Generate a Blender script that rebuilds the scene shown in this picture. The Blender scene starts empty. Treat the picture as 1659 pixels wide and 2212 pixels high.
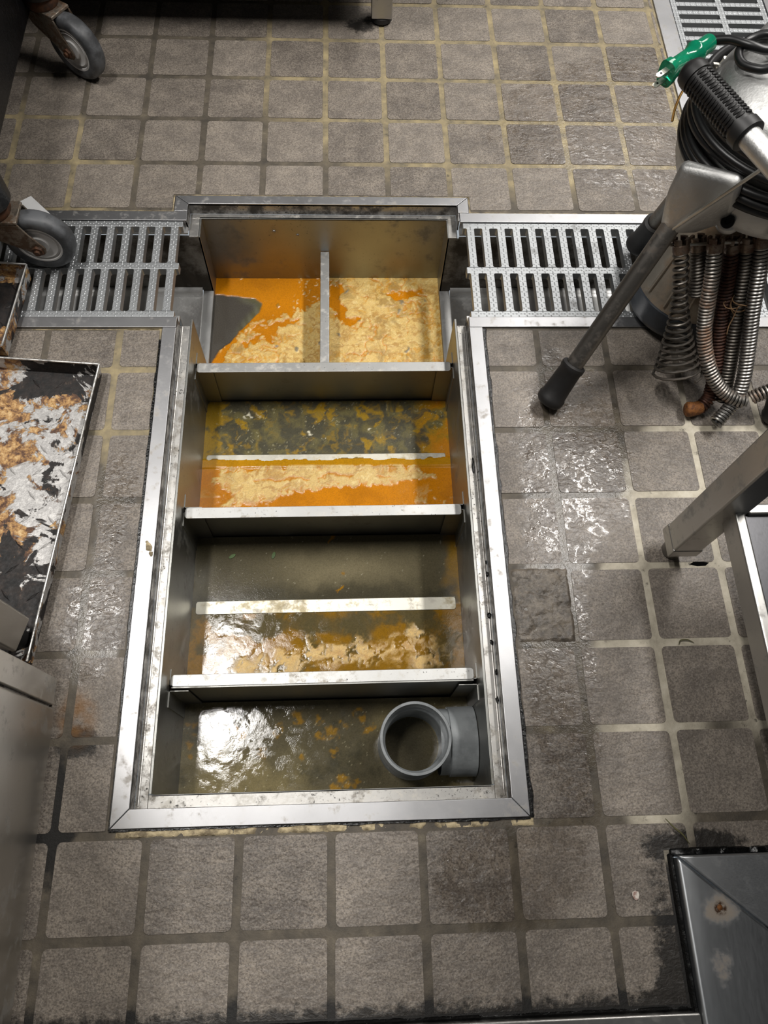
import bpy, bmesh, math, random
import numpy as np
from mathutils import Vector as V, Matrix
random.seed(7)
S = bpy.context.scene
COL = S.collection
PI = math.pi
# ------------------------------------------------------------------ camera
CX, CY, CZ = 0.02623, 0.10382, 0.96586
RM = Matrix(((0.99885675, 0.01185479, -0.04631034), (-0.02911904, 0.9191776, -0.39276534), (0.03791128, 0.39366483, 0.91847196)))
FPX = 1615.14
cd = bpy.data.cameras.new('camera')
cam = bpy.data.objects.new('camera', cd)
COL.objects.link(cam)
cd.sensor_fit = 'VERTICAL'; cd.sensor_height = 24.0; cd.lens = FPX / 2212 * 24.0
cd.clip_start = 0.02
cam.matrix_world = Matrix.Translation((CX, CY, CZ)) @ RM.to_4x4()
S.camera = cam
# ------------------------------------------------------------------ light
w = bpy.data.worlds.new('world'); S.world = w; w.use_nodes = True
w.node_tree.nodes['Background'].inputs[0].default_value = (0.85, 0.93, 1.0, 1)
w.node_tree.nodes['Background'].inputs[1].default_value = 0.25
def area(name, loc, sx, sy, power, col=(1, 0.97, 0.93)):
    l = bpy.data.lights.new(name, 'AREA'); l.shape = 'RECTANGLE'; l.size = sx; l.size_y = sy
    l.energy = power; l.color = col
    o = bpy.data.objects.new(name, l); COL.objects.link(o); o.location = loc
    return o
area('ceiling_lamp', (-0.615, 0.74, 2.38), 0.11, 0.52, 16)
area('ceiling_lamp', (1.20, 1.25, 2.38), 0.16, 1.50, 38)
area('ceiling_lamp', (-1.16, 0.90, 2.38), 0.16, 0.54, 8)
area('ceiling_lamp', (1.5, 3.2, 2.38), 0.8, 1.0, 17)
S.view_settings.view_transform = 'Standard'
S.view_settings.look = 'None'
S.view_settings.gamma = 1.0
S.view_settings.use_curve_mapping = False
S.view_settings.exposure = 0.84

# ------------------------------------------------------------------ helpers
def G(x, y, z=0.0):
    """surveying: the point of the plane at height z that a photo point shows"""
    d = RM @ V(((x - 829.5) / FPX, -(y - 1106) / FPX, -1.0))
    t = (z - CZ) / d.z
    return V((CX + t * d.x, CY + t * d.y, z))
def GD(x, y, dep):
    d = RM @ V(((x - 829.5) / FPX, -(y - 1106) / FPX, -1.0))
    return V((CX, CY, CZ)) + d * dep
def proj(p):
    d = RM.transposed() @ (V(p) - V((CX, CY, CZ)))
    if d.z > -0.05: return (-9e3, -9e3)
    return (829.5 + FPX * d.x / -d.z, 1106 - FPX * d.y / -d.z)
def wl(o):
    p = V((0, 0, 0))
    while o is not None:
        p += o.location; o = o.parent
    return p
def link(name, data, parent=None, loc=None, mat=None):
    o = bpy.data.objects.new(name, data); COL.objects.link(o)
    if parent is not None: o.parent = parent
    if loc is not None: o.location = loc
    elif parent is not None: o.location = -wl(parent)
    if mat is not None and data is not None and not data.materials: data.materials.append(mat)
    return o
def tag(o, label=None, cat=None, group=None, kind=None):
    if label: o['label'] = label
    if cat: o['category'] = cat
    if group: o['group'] = group
    if kind: o['kind'] = kind
    return o
def thing(name, label, cat, loc, group=None, kind=None):
    o = bpy.data.objects.new(name, None); COL.objects.link(o); o.location = loc
    o.empty_display_size = 0.03
    return tag(o, label, cat, group, kind)
def mesh(bm, name, smooth=False):
    me = bpy.data.meshes.new(name); bm.normal_update(); bm.to_mesh(me); bm.free()
    if smooth:
        for p in me.polygons: p.use_smooth = True
        me.set_sharp_from_angle(angle=0.75)
    return me
def ob(name, bm, mat, parent=None, smooth=False, bev=0, loc=None, seg=2, angle=None):
    o = link(name, mesh(bm, name, smooth), parent, loc, mat)
    if bev:
        m = o.modifiers.new('bevel', 'BEVEL'); m.width = bev; m.segments = seg; m.limit_method = 'ANGLE'; m.angle_limit = 0.6
        for p in o.data.polygons: p.use_smooth = True
        m.harden_normals = True
    return o
def box(bm, x0, x1, y0, y1, z0, z1, M=None):
    vs = [bm.verts.new(c) for c in ((x0, y0, z0), (x1, y0, z0), (x1, y1, z0), (x0, y1, z0), (x0, y0, z1), (x1, y0, z1), (x1, y1, z1), (x0, y1, z1))]
    for f in ((3, 2, 1, 0), (4, 5, 6, 7), (0, 1, 5, 4), (1, 2, 6, 5), (2, 3, 7, 6), (3, 0, 4, 7)):
        bm.faces.new([vs[i] for i in f])
    if M is not None:
        for v in vs: v.co = M @ v.co
    return vs
def prism(bm, pts, z0, z1, M=None):
    a = [bm.verts.new((p[0], p[1], z0)) for p in pts]; b = [bm.verts.new((p[0], p[1], z1)) for p in pts]
    n = len(pts)
    bm.faces.new(a[::-1]); bm.faces.new(b)
    for i in range(n): bm.faces.new((a[i], a[(i + 1) % n], b[(i + 1) % n], b[i]))
    if M is not None:
        for v in a + b: v.co = M @ v.co
def lathe(bm, prof, n=32, M=None, closed=False):
    rings = []
    for r, z in prof:
        if r < 1e-6: rings.append([bm.verts.new((0, 0, z))])
        else: rings.append([bm.verts.new((r * math.cos(2 * PI * i / n), r * math.sin(2 * PI * i / n), z)) for i in range(n)])
    pr = list(zip(rings, rings[1:])) + ([(rings[-1], rings[0])] if closed else [])
    for a, b in pr:
        for i in range(n):
            j = (i + 1) % n
            if len(a) == 1 and len(b) == 1: continue
            if len(a) == 1: bm.faces.new((a[0], b[i], b[j])) if False else bm.faces.new((a[0], b[j], b[i]))
            elif len(b) == 1: bm.faces.new((a[i], a[j], b[0]))
            else: bm.faces.new((a[i], a[j], b[j], b[i]))
    if M is not None:
        for rg in rings:
            for v in rg: v.co = M @ v.co
    bmesh.ops.recalc_face_normals(bm, faces=bm.faces[:])
def frame_z(o, z, x=None):
    z = V(z).normalized()
    x = V(x) if x is not None else (V((0, 0, 1)) if abs(z.z) < 0.9 else V((1, 0, 0)))
    x = (x - z * x.dot(z)).normalized(); y = z.cross(x)
    return Matrix(((x.x, y.x, z.x, o[0]), (x.y, y.y, z.y, o[1]), (x.z, y.z, z.z, o[2]), (0, 0, 0, 1)))
def spline(pts, n=8):
    P = [V(p) for p in pts]; P = [P[0] * 2 - P[1]] + P + [P[-1] * 2 - P[-2]]
    out = []
    for i in range(1, len(P) - 2):
        a, b, c, d = P[i - 1:i + 3]
        for k in range(n):
            t = k / n
            out.append(0.5 * (2 * b + (c - a) * t + (2 * a - 5 * b + 4 * c - d) * t * t + (3 * b - a - 3 * c + d) * t ** 3))
    out.append(P[-2]); return out
def frames(P):
    T = [(P[min(i + 1, len(P) - 1)] - P[max(i - 1, 0)]).normalized() for i in range(len(P))]
    u = V((0, 0, 1)) if abs(T[0].z) < 0.9 else V((1, 0, 0))
    out = []
    for t in T:
        u = (u - t * u.dot(t)).normalized(); out.append((t, u, t.cross(u)))
    return out
def tube(bm, P, r, n=10, cap=True):
    P = [V(p) for p in P]; F = frames(P); rings = []
    R = r if isinstance(r, (list, tuple)) else [r] * len(P)
    for p, (t, u, v), rr in zip(P, F, R):
        rings.append([bm.verts.new(p + (u * math.cos(2 * PI * i / n) + v * math.sin(2 * PI * i / n)) * rr) for i in range(n)])
    for a, b in zip(rings, rings[1:]):
        for i in range(n): bm.faces.new((a[i], a[(i + 1) % n], b[(i + 1) % n], b[i]))
    if cap: bm.faces.new(rings[0][::-1]); bm.faces.new(rings[-1])
def helix(P, turns, R, seg=14):
    """points of a wire wound about the path P; R is a function of 0..1"""
    P = [V(p) for p in P]; F = frames(P); L = [0]
    for a, b in zip(P, P[1:]): L.append(L[-1] + (b - a).length)
    out = []; n = int(turns * seg); k = 0
    for i in range(n + 1):
        s = L[-1] * i / n
        while k < len(P) - 2 and L[k + 1] < s: k += 1
        f = (s - L[k]) / max(1e-9, L[k + 1] - L[k])
        p = P[k].lerp(P[k + 1], f); u = F[k][1].lerp(F[k + 1][1], f).normalized(); v = F[k][2].lerp(F[k + 1][2], f).normalized()
        a = 2 * PI * i / seg
        out.append(p + (u * math.cos(a) + v * math.sin(a)) * R(i / n))
    return out
def s2l(*c):
    c = [x / 255 for x in c]
    return tuple(x / 12.92 if x <= 0.04045 else ((x + 0.055) / 1.055) ** 2.4 for x in c)

# ------------------------------------------------------------------ materials
class Mat:
    def __init__(s, name, col=(0.5, 0.5, 0.5), rough=0.5, metal=0.0, spec=0.5):
        s.m = bpy.data.materials.new(name); s.m.use_nodes = True; s.nt = s.m.node_tree
        s.b = s.nt.nodes['Principled BSDF']; s._p = None
        s.set('Base Color', (*col, 1)); s.set('Roughness', rough); s.set('Metallic', metal); s.set('Specular IOR Level', spec)
    def set(s, k, v):
        i = s.b.inputs[k]
        if isinstance(v, bpy.types.NodeSocket): s.nt.links.new(v, i)
        else: i.default_value = v
    def put(s, node, k, v):
        i = node.inputs[k]
        if isinstance(v, bpy.types.NodeSocket): s.nt.links.new(v, i)
        else: i.default_value = v
    def node(s, t, **kw):
        n = s.nt.nodes.new(t)
        for k, v in kw.items(): setattr(n, k, v)
        return n
    @property
    def pos(s):
        if s._p is None: s._p = s.node('ShaderNodeNewGeometry').outputs['Position']
        return s._p
    def vm(s, op, a, b):
        n = s.node('ShaderNodeVectorMath', operation=op); s.put(n, 0, a); s.put(n, 1, b)
        return n.outputs['Value'] if op in ('LENGTH', 'DOT_PRODUCT') else n.outputs['Vector']
    def noise(s, scale, detail=4, rough=0.55, vec=None, dist=0.0):
        n = s.node('ShaderNodeTexNoise'); s.put(n, 'Vector', vec if vec is not None else s.pos)
        s.put(n, 'Scale', scale); s.put(n, 'Detail', detail); s.put(n, 'Roughness', rough); s.put(n, 'Distortion', dist)
        return n.outputs['Fac']
    def ramp(s, fac, *stops):
        n = s.node('ShaderNodeValToRGB'); e = n.color_ramp.elements
        while len(e) < len(stops): e.new(0.5)
        for el, (p, c) in zip(e, stops):
            el.position = p; el.color = (*c, 1) if isinstance(c, tuple) else (c, c, c, 1)
        s.put(n, 'Fac', fac); return n.outputs['Color']
    def step(s, fac, a, b, lo=0.0, hi=1.0):
        n = s.node('ShaderNodeMapRange', interpolation_type='SMOOTHSTEP'); s.put(n, 'Value', fac)
        s.put(n, 'From Min', a); s.put(n, 'From Max', b); s.put(n, 'To Min', lo); s.put(n, 'To Max', hi)
        return n.outputs['Result']
    def mix(s, fac, a, b, mode='MIX'):
        n = s.node('ShaderNodeMix', data_type='RGBA', blend_type=mode)
        s.put(n, 'Factor', fac)
        for i, v in ((6, a), (7, b)):
            if isinstance(v, bpy.types.NodeSocket): s.nt.links.new(v, n.inputs[i])
            else: n.inputs[i].default_value = (*v, 1)
        return n.outputs[2]
    def ma(s, op, a, b=0.0, clamp=False):
        n = s.node('ShaderNodeMath', operation=op, use_clamp=clamp); s.put(n, 0, a); s.put(n, 1, b)
        return n.outputs[0]
    def bump(s, h, strength=0.5, dist=0.001, prev=None):
        n = s.node('ShaderNodeBump'); s.put(n, 'Height', h); s.put(n, 'Strength', strength); s.put(n, 'Distance', dist)
        if prev is not None: s.put(n, 'Normal', prev)
        s.set('Normal', n.outputs[0]); return n.outputs[0]
    def xyz(s):
        n = s.node('ShaderNodeSeparateXYZ'); s.put(n, 0, s.pos); return n.outputs
    def blob(s, cx, cy, rx, ry, soft=0.6):
        d = s.vm('MULTIPLY', s.vm('SUBTRACT', s.pos, (cx, cy, 0)), (1 / rx, 1 / ry, 0))
        return s.step(s.vm('LENGTH', d, (0, 0, 0)), 1.0, 1 - soft)
    def total(s, *a):
        r = a[0]
        for x in a[1:]: r = s.ma('ADD', r, x)
        return r

WET = [(0.36, 0.62, 0.14, 0.28), (0.30, 0.30, 0.08, 0.34), (0.55, 1.30, 0.45, 0.28), (0.20, 0.05, 0.14, 0.10), (-0.31, 0.37, 0.07, 0.15), (-0.30, 0.55, 0.05, 0.12), (0.9, 1.3, 0.5, 0.5)]
def wetmask(m):
    b = m.total(*[m.blob(*q, 0.7) for q in WET])
    n = m.noise(22, 3)
    n2 = m.noise(70, 4, 0.6)
    q = m.total(m.ma('MULTIPLY', m.ma('MINIMUM', b, 1.0), 0.62), m.ma('MULTIPLY', n, 0.55), m.ma('MULTIPLY', n2, 0.35))
    return m.step(q, 0.74, 0.98)

def tile_mat():
    m = Mat('quarry tile', rough=0.5)
    r = m.node('ShaderNodeObjectInfo').outputs['Random']
    cv = m.node('ShaderNodeCombineXYZ'); m.put(cv, 0, m.ma('MULTIPLY', r, 17.0)); m.put(cv, 1, m.ma('MULTIPLY', r, 9.0))
    v = m.vm('ADD', m.pos, cv.outputs[0])
    c = m.ramp(m.noise(26, 5, 0.6, v), (0.3, s2l(90, 84, 77)), (0.5, s2l(122, 114, 104)), (0.7, s2l(150, 140, 127)))
    sp = m.noise(480, 2, 0.6, v)
    c = m.mix(m.step(sp, 0.56, 0.36, 0.0, 0.75), c, s2l(58, 52, 48))
    c = m.mix(m.step(sp, 0.56, 0.70, 0.0, 0.5), c, s2l(166, 155, 143))
    c = m.mix(0.35, c, m.mix(r, s2l(88, 80, 74), s2l(140, 131, 122)))
    wet = wetmask(m)
    c = m.mix(wet, c, m.mix(1.0, c, (0.80, 0.785, 0.775), 'MULTIPLY'))
    # grime at the kerb and round the hatch, burnt grease by the left cabinet
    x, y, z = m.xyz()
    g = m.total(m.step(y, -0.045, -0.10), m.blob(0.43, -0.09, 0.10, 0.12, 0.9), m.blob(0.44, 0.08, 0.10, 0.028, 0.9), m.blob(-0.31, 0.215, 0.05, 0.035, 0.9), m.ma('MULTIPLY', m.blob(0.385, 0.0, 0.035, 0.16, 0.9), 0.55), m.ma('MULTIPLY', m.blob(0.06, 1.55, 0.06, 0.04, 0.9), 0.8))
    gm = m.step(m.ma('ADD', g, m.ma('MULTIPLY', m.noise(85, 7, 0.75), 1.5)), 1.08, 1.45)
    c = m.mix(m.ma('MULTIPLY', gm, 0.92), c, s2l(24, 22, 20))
    br = m.ma('MULTIPLY', m.blob(-0.315, 0.245, 0.035, 0.05, 0.8), m.step(m.noise(30, 3), 0.35, 0.6))
    c = m.mix(m.ma('MULTIPLY', br, 0.75), c, s2l(120, 82, 34))
    m.set('Base Color', c)
    pn = m.noise(62, 3, 0.5, v, 0.4)
    pud = m.ma('MULTIPLY', m.ma('MULTIPLY', m.step(m.ma('ABSOLUTE', m.ma('SUBTRACT', pn, 0.5)), 0.07, 0.03), m.step(m.noise(26, 3), 0.43, 0.52)), wet)
    m.set('Roughness', m.ma('ADD', m.ma('ADD', m.ma('MULTIPLY', wet, -0.15), m.ma('MULTIPLY', pud, -0.27)), m.ma('ADD', 0.46, m.ma('MULTIPLY', m.noise(90, 2), 0.08))))
    stretch = m.vm('MULTIPLY', v, (1.0, 1.5, 1.0))
    n1 = m.bump(m.ma('ADD', m.noise(36, 3, 0.5, stretch, 0.5), m.ma('MULTIPLY', m.noise(110, 4, 0.55, stretch, 0.8), 0.55)), m.ma('ADD', 0.62, m.ma('ADD', m.ma('MULTIPLY', wet, -0.05), m.ma('MULTIPLY', pud, -0.30))), 0.0034)
    m.bump(m.noise(420, 3, 0.6, v), m.ma('ADD', 0.40, m.ma('MULTIPLY', wet, -0.36)), 0.0006, n1)
    return m.m
def grout_mat():
    m = Mat('grout', rough=0.7)
    n = m.noise(34, 5, 0.65)
    dark = m.ramp(n, (0.3, s2l(62, 57, 50)), (0.6, s2l(92, 84, 72)), (0.75, s2l(120, 112, 95)))
    tan = m.ramp(n, (0.3, s2l(100, 93, 78)), (0.55, s2l(140, 127, 98)), (0.75, s2l(165, 150, 112)))
    pale = m.ramp(n, (0.3, s2l(150, 142, 126)), (0.55, s2l(186, 178, 160)), (0.75, s2l(205, 198, 182)))
    t = m.total(m.blob(0.35, 1.45, 0.75, 0.5, 0.6), m.blob(-0.55, 1.15, 0.3, 0.25, 0.6), m.blob(-0.29, 0.72, 0.1, 0.2, 0.6))
    c = m.mix(m.step(m.ma('MULTIPLY', t, m.ma('ADD', m.noise(11, 3), 0.45)), 0.35, 0.75), dark, tan)
    p = m.total(m.blob(0.62, 0.45, 0.28, 0.36, 0.5), m.ma('MULTIPLY', m.blob(0.40, 0.25, 0.10, 0.3, 0.6), 0.7), m.ma('MULTIPLY', m.blob(-0.1, 1.22, 0.12, 0.25, 0.5), 0.3))
    c = m.mix(m.step(m.ma('MULTIPLY', p, m.ma('ADD', m.noise(14, 3), 0.5)), 0.35, 0.7), c, pale)
    k = m.step(m.noise(75, 5, 0.7), 0.60, 0.72)
    c = m.mix(m.ma('MULTIPLY', k, 0.75), c, s2l(40, 36, 31))
    x, y, z = m.xyz()
    g = m.total(m.step(y, -0.03, -0.09), m.blob(0.42, 0.0, 0.09, 0.14, 0.9), m.blob(-0.33, 0.13, 0.06, 0.14, 0.9))
    c = m.mix(m.step(m.ma('ADD', g, m.noise(40, 5, 0.7)), 0.85, 1.25), c, s2l(22, 20, 18))
    m.set('Base Color', c)
    m.set('Roughness', m.ma('ADD', 0.66, m.ma('MULTIPLY', wetmask(m), -0.45)))
    m.bump(m.noise(260, 4, 0.6), 0.5, 0.0012)
    return m.m
def steel(name, col=(0.62, 0.61, 0.59), rough=0.30, dirt=0.0, dcol=(60, 52, 38), dscale=40, speck=0.0, stretch=(1, 1, 1), var=0.10, white=0.0, bumpy=0.0):
    m = Mat(name, col, rough, 1.0)
    v = m.vm('MULTIPLY', m.pos, stretch)
    f = m.noise(300, 3, 0.6, v)
    c = m.mix(m.step(m.noise(9, 3), 0.3, 0.7), tuple(x * 0.86 for x in col), col)
    met = 1.0
    rg = m.ma('ADD', rough - var / 2, m.ma('MULTIPLY', m.ma('ADD', m.ma('MULTIPLY', f, 0.6), m.ma('MULTIPLY', m.noise(14, 4), 0.4)), var * 2 if var else 0))
    if white > 0:
        k = m.ma('MULTIPLY', m.step(m.noise(60, 5, 0.7), 0.5, 0.72), white)
        c = m.mix(k, c, s2l(205, 200, 188)); met = m.ma('SUBTRACT', 1.0, k); rg = m.ma('ADD', rg, m.ma('MULTIPLY', k, 0.3))
    if dirt > 0:
        k = m.ma('MULTIPLY', m.step(m.ma('ADD', m.noise(dscale, 6, 0.7), m.ma('MULTIPLY', m.noise(dscale * 0.18, 3), 0.5)), 0.86 - 0.36 * dirt, 1.02 - 0.22 * dirt), min(1, dirt + 0.25))
        c = m.mix(k, c, s2l(*dcol)); met = m.ma('MULTIPLY', met, m.ma('SUBTRACT', 1.0, m.ma('MULTIPLY', k, 0.85))); rg = m.ma('ADD', rg, m.ma('MULTIPLY', k, 0.25))
    if speck > 0:
        k = m.ma('MULTIPLY', m.step(m.noise(260, 3, 0.7), 0.66 - 0.08 * speck, 0.74 - 0.08 * speck), m.step(m.noise(12, 2), 0.35, 0.6))
        c = m.mix(k, c, s2l(30, 26, 20)); met = m.ma('MULTIPLY', met, m.ma('SUBTRACT', 1.0, k))
    m.set('Base Color', c); m.set('Metallic', met); m.set('Roughness', rg)
    b = m.bump(f, 0.10, 0.0004)
    if bumpy: m.bump(m.noise(bumpy, 4, 0.6), 0.35, 0.001, b)
    return m.m
def rusted(src):
    """the hatch steel with its two rust stains"""
    m = Mat('rust stained hatch steel', (0.55, 0.57, 0.59), 0.42, 1.0)
    a, b = G(1556, 1962, 0.01), G(1562, 2085, 0.01)
    n = m.noise(55, 6, 0.7)
    k = m.total(m.blob(a.x, a.y, 0.034, 0.030, 0.9), m.ma('MULTIPLY', m.blob(b.x, b.y, 0.022, 0.032, 0.9), 0.75))
    k = m.step(m.ma('ADD', m.ma('MULTIPLY', k, 0.8), m.ma('MULTIPLY', n, 1.3)), 0.85, 1.35)
    core = m.step(m.ma('ADD', m.blob(a.x, a.y, 0.013, 0.013, 0.9), m.ma('MULTIPLY', n, 0.6)), 0.55, 0.95)
    c = m.mix(m.step(m.noise(9, 3), 0.3, 0.7), (0.46, 0.48, 0.50), (0.56, 0.58, 0.60))
    c = m.mix(m.ma('MULTIPLY', k, 0.55), c, s2l(140, 110, 60)); c = m.mix(m.ma('MULTIPLY', core, m.step(m.noise(160, 4, 0.7), 0.35, 0.6)), c, s2l(70, 46, 28))
    m.set('Base Color', c); m.set('Metallic', m.ma('SUBTRACT', 1.0, m.ma('MULTIPLY', k, 0.8)))
    m.set('Roughness', m.ma('ADD', 0.36, m.ma('MULTIPLY', m.noise(60, 5, 0.7, m.vm('MULTIPLY', m.pos, (6, 1, 1))), 0.14)))
    return m.m
def plain(name, rgb, rough=0.5, metal=0.0, var=0.25, scale=60, bumpd=0.0, spec=0.5, rgb2=None, thr=(0.4, 0.65)):
    c0 = s2l(*rgb); m = Mat(name, c0, rough, metal, spec)
    c1 = s2l(*rgb2) if rgb2 else tuple(x * (1 - var) for x in c0)
    m.set('Base Color', m.mix(m.step(m.noise(scale, 5, 0.65), *thr), c0, c1))
    if bumpd: m.bump(m.noise(scale * 3, 4, 0.6), 0.5, bumpd)
    return m.m
def burnt_mat():
    m = Mat('burnt tray', rough=0.4)
    a = m.noise(20, 7, 0.62, None, 0.8); b = m.noise(22, 7, 0.68, m.vm('ADD', m.pos, (3, 7, 1)), 0.6); d = m.noise(150, 4, 0.7)
    c = m.mix(m.step(d, 0.4, 0.7), s2l(166, 164, 162), s2l(200, 198, 195))
    tan = m.ramp(m.noise(70, 6, 0.75), (0.3, s2l(38, 26, 20)), (0.45, s2l(96, 66, 46)), (0.55, s2l(172, 132, 82)), (0.68, s2l(216, 188, 140)))
    x, y, z = m.xyz(); kb = m.step(m.ma('ADD', b, m.step(x, -0.385, -0.47, 0.0, 0.08)), 0.53, 0.57)
    c = m.mix(kb, c, tan)
    bl = m.total(m.blob(-0.42, 0.735, 0.10, 0.045, 0.7), m.blob(-0.41, 0.40, 0.075, 0.13, 0.7), m.blob(-0.345, 0.66, 0.014, 0.10, 0.8), m.blob(-0.55, 0.86, 0.1, 0.12, 0.5), m.ma('MULTIPLY', m.blob(-0.40, 0.60, 0.025, 0.05, 0.8), 0.6))
    a = m.ma('ADD', a, m.ma('MULTIPLY', bl, 0.16))
    ka = m.step(a, 0.57, 0.59)
    c = m.mix(ka, c, m.ramp(m.noise(80, 5, 0.7), (0.4, s2l(14, 13, 13)), (0.62, s2l(38, 31, 28)), (0.75, s2l(92, 74, 60))))
    m.set('Base Color', c)
    k = m.ma('MAXIMUM', ka, kb)
    m.set('Metallic', m.ma('SUBTRACT', 0.3, m.ma('MULTIPLY', k, 0.3)))
    m.set('Roughness', m.ma('ADD', 0.42, m.ma('MULTIPLY', m.noise(200, 3), m.ma('MULTIPLY', k, 0.5))))
    n1 = m.bump(k, 0.6, 0.0012)
    m.bump(m.noise(240, 4, 0.7), 0.5, 0.0009, n1)
    return m.m
def attr_mat(name, bumps=0.4, spec=0.5):
    m = Mat(name, spec=spec)
    a = m.node('ShaderNodeAttribute', attribute_name='Col'); r = m.node('ShaderNodeAttribute', attribute_name='Rough')
    d = m.noise(520, 3, 0.7)
    m.set('Base Color', m.mix(1.0, a.outputs['Color'], m.ramp(d, (0.25, 0.72), (0.5, 1.0), (0.75, 1.2)), 'MULTIPLY'))
    m.set('Roughness', r.outputs['Fac'])
    n1 = m.bump(m.noise(60, 4, 0.6), 0.035, 0.0030)
    m.bump(m.ma('MULTIPLY', d, r.outputs['Fac']), bumps, 0.0022, n1)
    return m.m

TILE = tile_mat(); GROUT = grout_mat()
RIM = steel('brushed rim steel', (0.47, 0.47, 0.48), 0.36, 0.16, (120, 108, 84), 60, stretch=(1, 14, 1), white=0.12)
RIMX = steel('brushed rim steel across', (0.47, 0.47, 0.48), 0.36, 0.14, (120, 108, 84), 60, stretch=(14, 1, 1), white=0.10)
LEDGE = steel('speckled ledge steel', (0.48, 0.47, 0.45), 0.40, 0.35, (78, 66, 44), 55, speck=0.9, white=0.45)
DROP = steel('grimy drop steel', (0.42, 0.41, 0.40), 0.38, 0.62, (44, 37, 27), 50, speck=0.8)
WALL = steel('greasy basin steel', (0.30, 0.30, 0.285), 0.40, 0.28, (80, 74, 54), 26, speck=0.2, stretch=(1, 1, 0.2), var=0.06)
BAFF = steel('baffle steel', (0.31, 0.31, 0.295), 0.42, 0.2, (84, 74, 52), 20)
FLANGE = steel('scratched flange steel', (0.46, 0.46, 0.45), 0.42, 0.12, (120, 100, 60), 70, speck=0.25, white=0.45, stretch=(1, 8, 1))
TROUGH = steel('trough steel', (0.62, 0.62, 0.61), 0.40, 0.08, (60, 52, 40), 30)
TDARK = steel('grimy trough wall', (0.30, 0.29, 0.27), 0.40, 0.75, (44, 37, 25), 14, speck=0.5)
GRATE = steel('galvanised grate', (0.46, 0.475, 0.485), 0.48, 0.14, (70, 60, 48), 30, var=0.14)
SHELFREFL = steel('shelf steel with dark reflection', (0.09, 0.09, 0.095), 0.28, 0.08, (40, 38, 36), 30)  # dark reflection of the table underside put into the shelf colour
LEGST = steel('worn leg steel', (0.50, 0.49, 0.47), 0.30, 0.15, (60, 56, 50), 40)
CABST = steel('cabinet steel', (0.56, 0.54, 0.50), 0.30, 0.12, (60, 54, 46), 40, stretch=(1, 1, 10))
CABEND = steel('stained corner steel', (0.66, 0.64, 0.60), 0.36, 0.28, (44, 42, 40), 55, white=0.4)
HATCH = steel('hatch steel', (0.62, 0.64, 0.66), 0.40, 0.08, (150, 125, 70), 12, white=0.05, stretch=(1, 3, 1))
HATCHR = rusted(HATCH)
CAST = steel('cast aluminium', (0.58, 0.58, 0.57), 0.45, 0.16, (82, 78, 72), 20, bumpy=240)
TUBE = steel('worn leg tube', (0.26, 0.245, 0.225), 0.38, 0.35, (74, 56, 36), 50, stretch=(3, 3, 1))
SPRING = steel('bright coil wire', (0.36, 0.35, 0.335), 0.34, 0.15, (96, 72, 44), 40)
SPRINGR = steel('rust tinted coil wire', (0.38, 0.36, 0.33), 0.38, 0.55, (128, 82, 38), 30)
SPRINGD = steel('dark coil wire', (0.19, 0.175, 0.155), 0.40, 0.3, (60, 44, 30), 60)
RUST = plain('rusty coil wire', (84, 52, 38), 0.6, 0.25, scale=160, rgb2=(48, 30, 24))
COUP = steel('oily rusty coupling', (0.30, 0.24, 0.19), 0.30, 0.6, (86, 56, 36), 120)
RUSTEND = plain('orange rust', (126, 78, 32), 0.75, 0.0, scale=200, rgb2=(84, 48, 18), bumpd=0.001)
MOTOR = steel('stained motor shell', (0.46, 0.42, 0.36), 0.36, 0.45, (120, 92, 58), 18, stretch=(3, 3, 1))
NAVY = plain('dark slate blue paint', (50, 56, 64), 0.35, scale=30, var=0.3)
RUBBER = plain('black rubber', (26, 25, 25), 0.55, scale=50, var=-0.35)
GRIPM = plain('black rubber grip', (28, 27, 27), 0.48, scale=50, var=0.3)
CORD = plain('black cord', (20, 20, 21), 0.38, scale=40, var=0.2)
BLACK = plain('black rack paint', (11, 11, 13), 0.35, scale=60, rgb2=(24, 24, 27), thr=(0.5, 0.8), bumpd=0.002)
BOLT = plain('blackened bolt', (22, 22, 22), 0.35, 0.6)
GREY = plain('grey plastic tyre', (92, 94, 97), 0.5, scale=26, rgb2=(56, 57, 59))
HUB = plain('pale wheel hub', (204, 202, 200), 0.5, scale=22, rgb2=(110, 106, 102), thr=(0.5, 0.75))
FORK = steel('corroded fork', (0.34, 0.30, 0.25), 0.45, 0.7, (84, 62, 42), 110, bumpy=200)
FORKR = plain('rusted fork collar', (84, 52, 30), 0.7, 0.2, scale=60, rgb2=(52, 36, 26), bumpd=0.001)
PVC = plain('grey pvc', (140, 144, 146), 0.42, scale=20, rgb2=(112, 116, 118))
PVCIN = plain('dark pvc bore', (84, 87, 88), 0.4, scale=24, rgb2=(50, 50, 46))
SEAL = plain('black sealant', (12, 12, 12), 0.22, scale=80, var=0.3, bumpd=0.002)
MORTAR = plain('mortar', (188, 172, 138), 0.75, scale=60, rgb2=(112, 100, 78), bumpd=0.003)
BURNT = burnt_mat()
PAPER = plain('white card', (222, 222, 222), 0.7, var=0.05)
GREEN = plain('green shred', (66, 96, 30), 0.5, var=0.3)
STRAW = plain('dry shred', (96, 92, 60), 0.6, var=0.3)
TWINE = plain('tan twine', (150, 118, 84), 0.8, var=0.3)
WHITEB = plain('white flake', (214, 206, 196), 0.7, rgb2=(150, 120, 110), scale=220)
BRASS = plain('brass', (196, 150, 84), 0.3, 1.0, var=0.1)
PRONG = plain('nickel blade', (214, 210, 200), 0.32, 0.8, var=0.12)
WALLP = plain('room wall', (92, 90, 88), 0.6, var=0.08)
CEILM = plain('ceiling panel', (112, 111, 109), 0.8, var=0.04)
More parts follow.
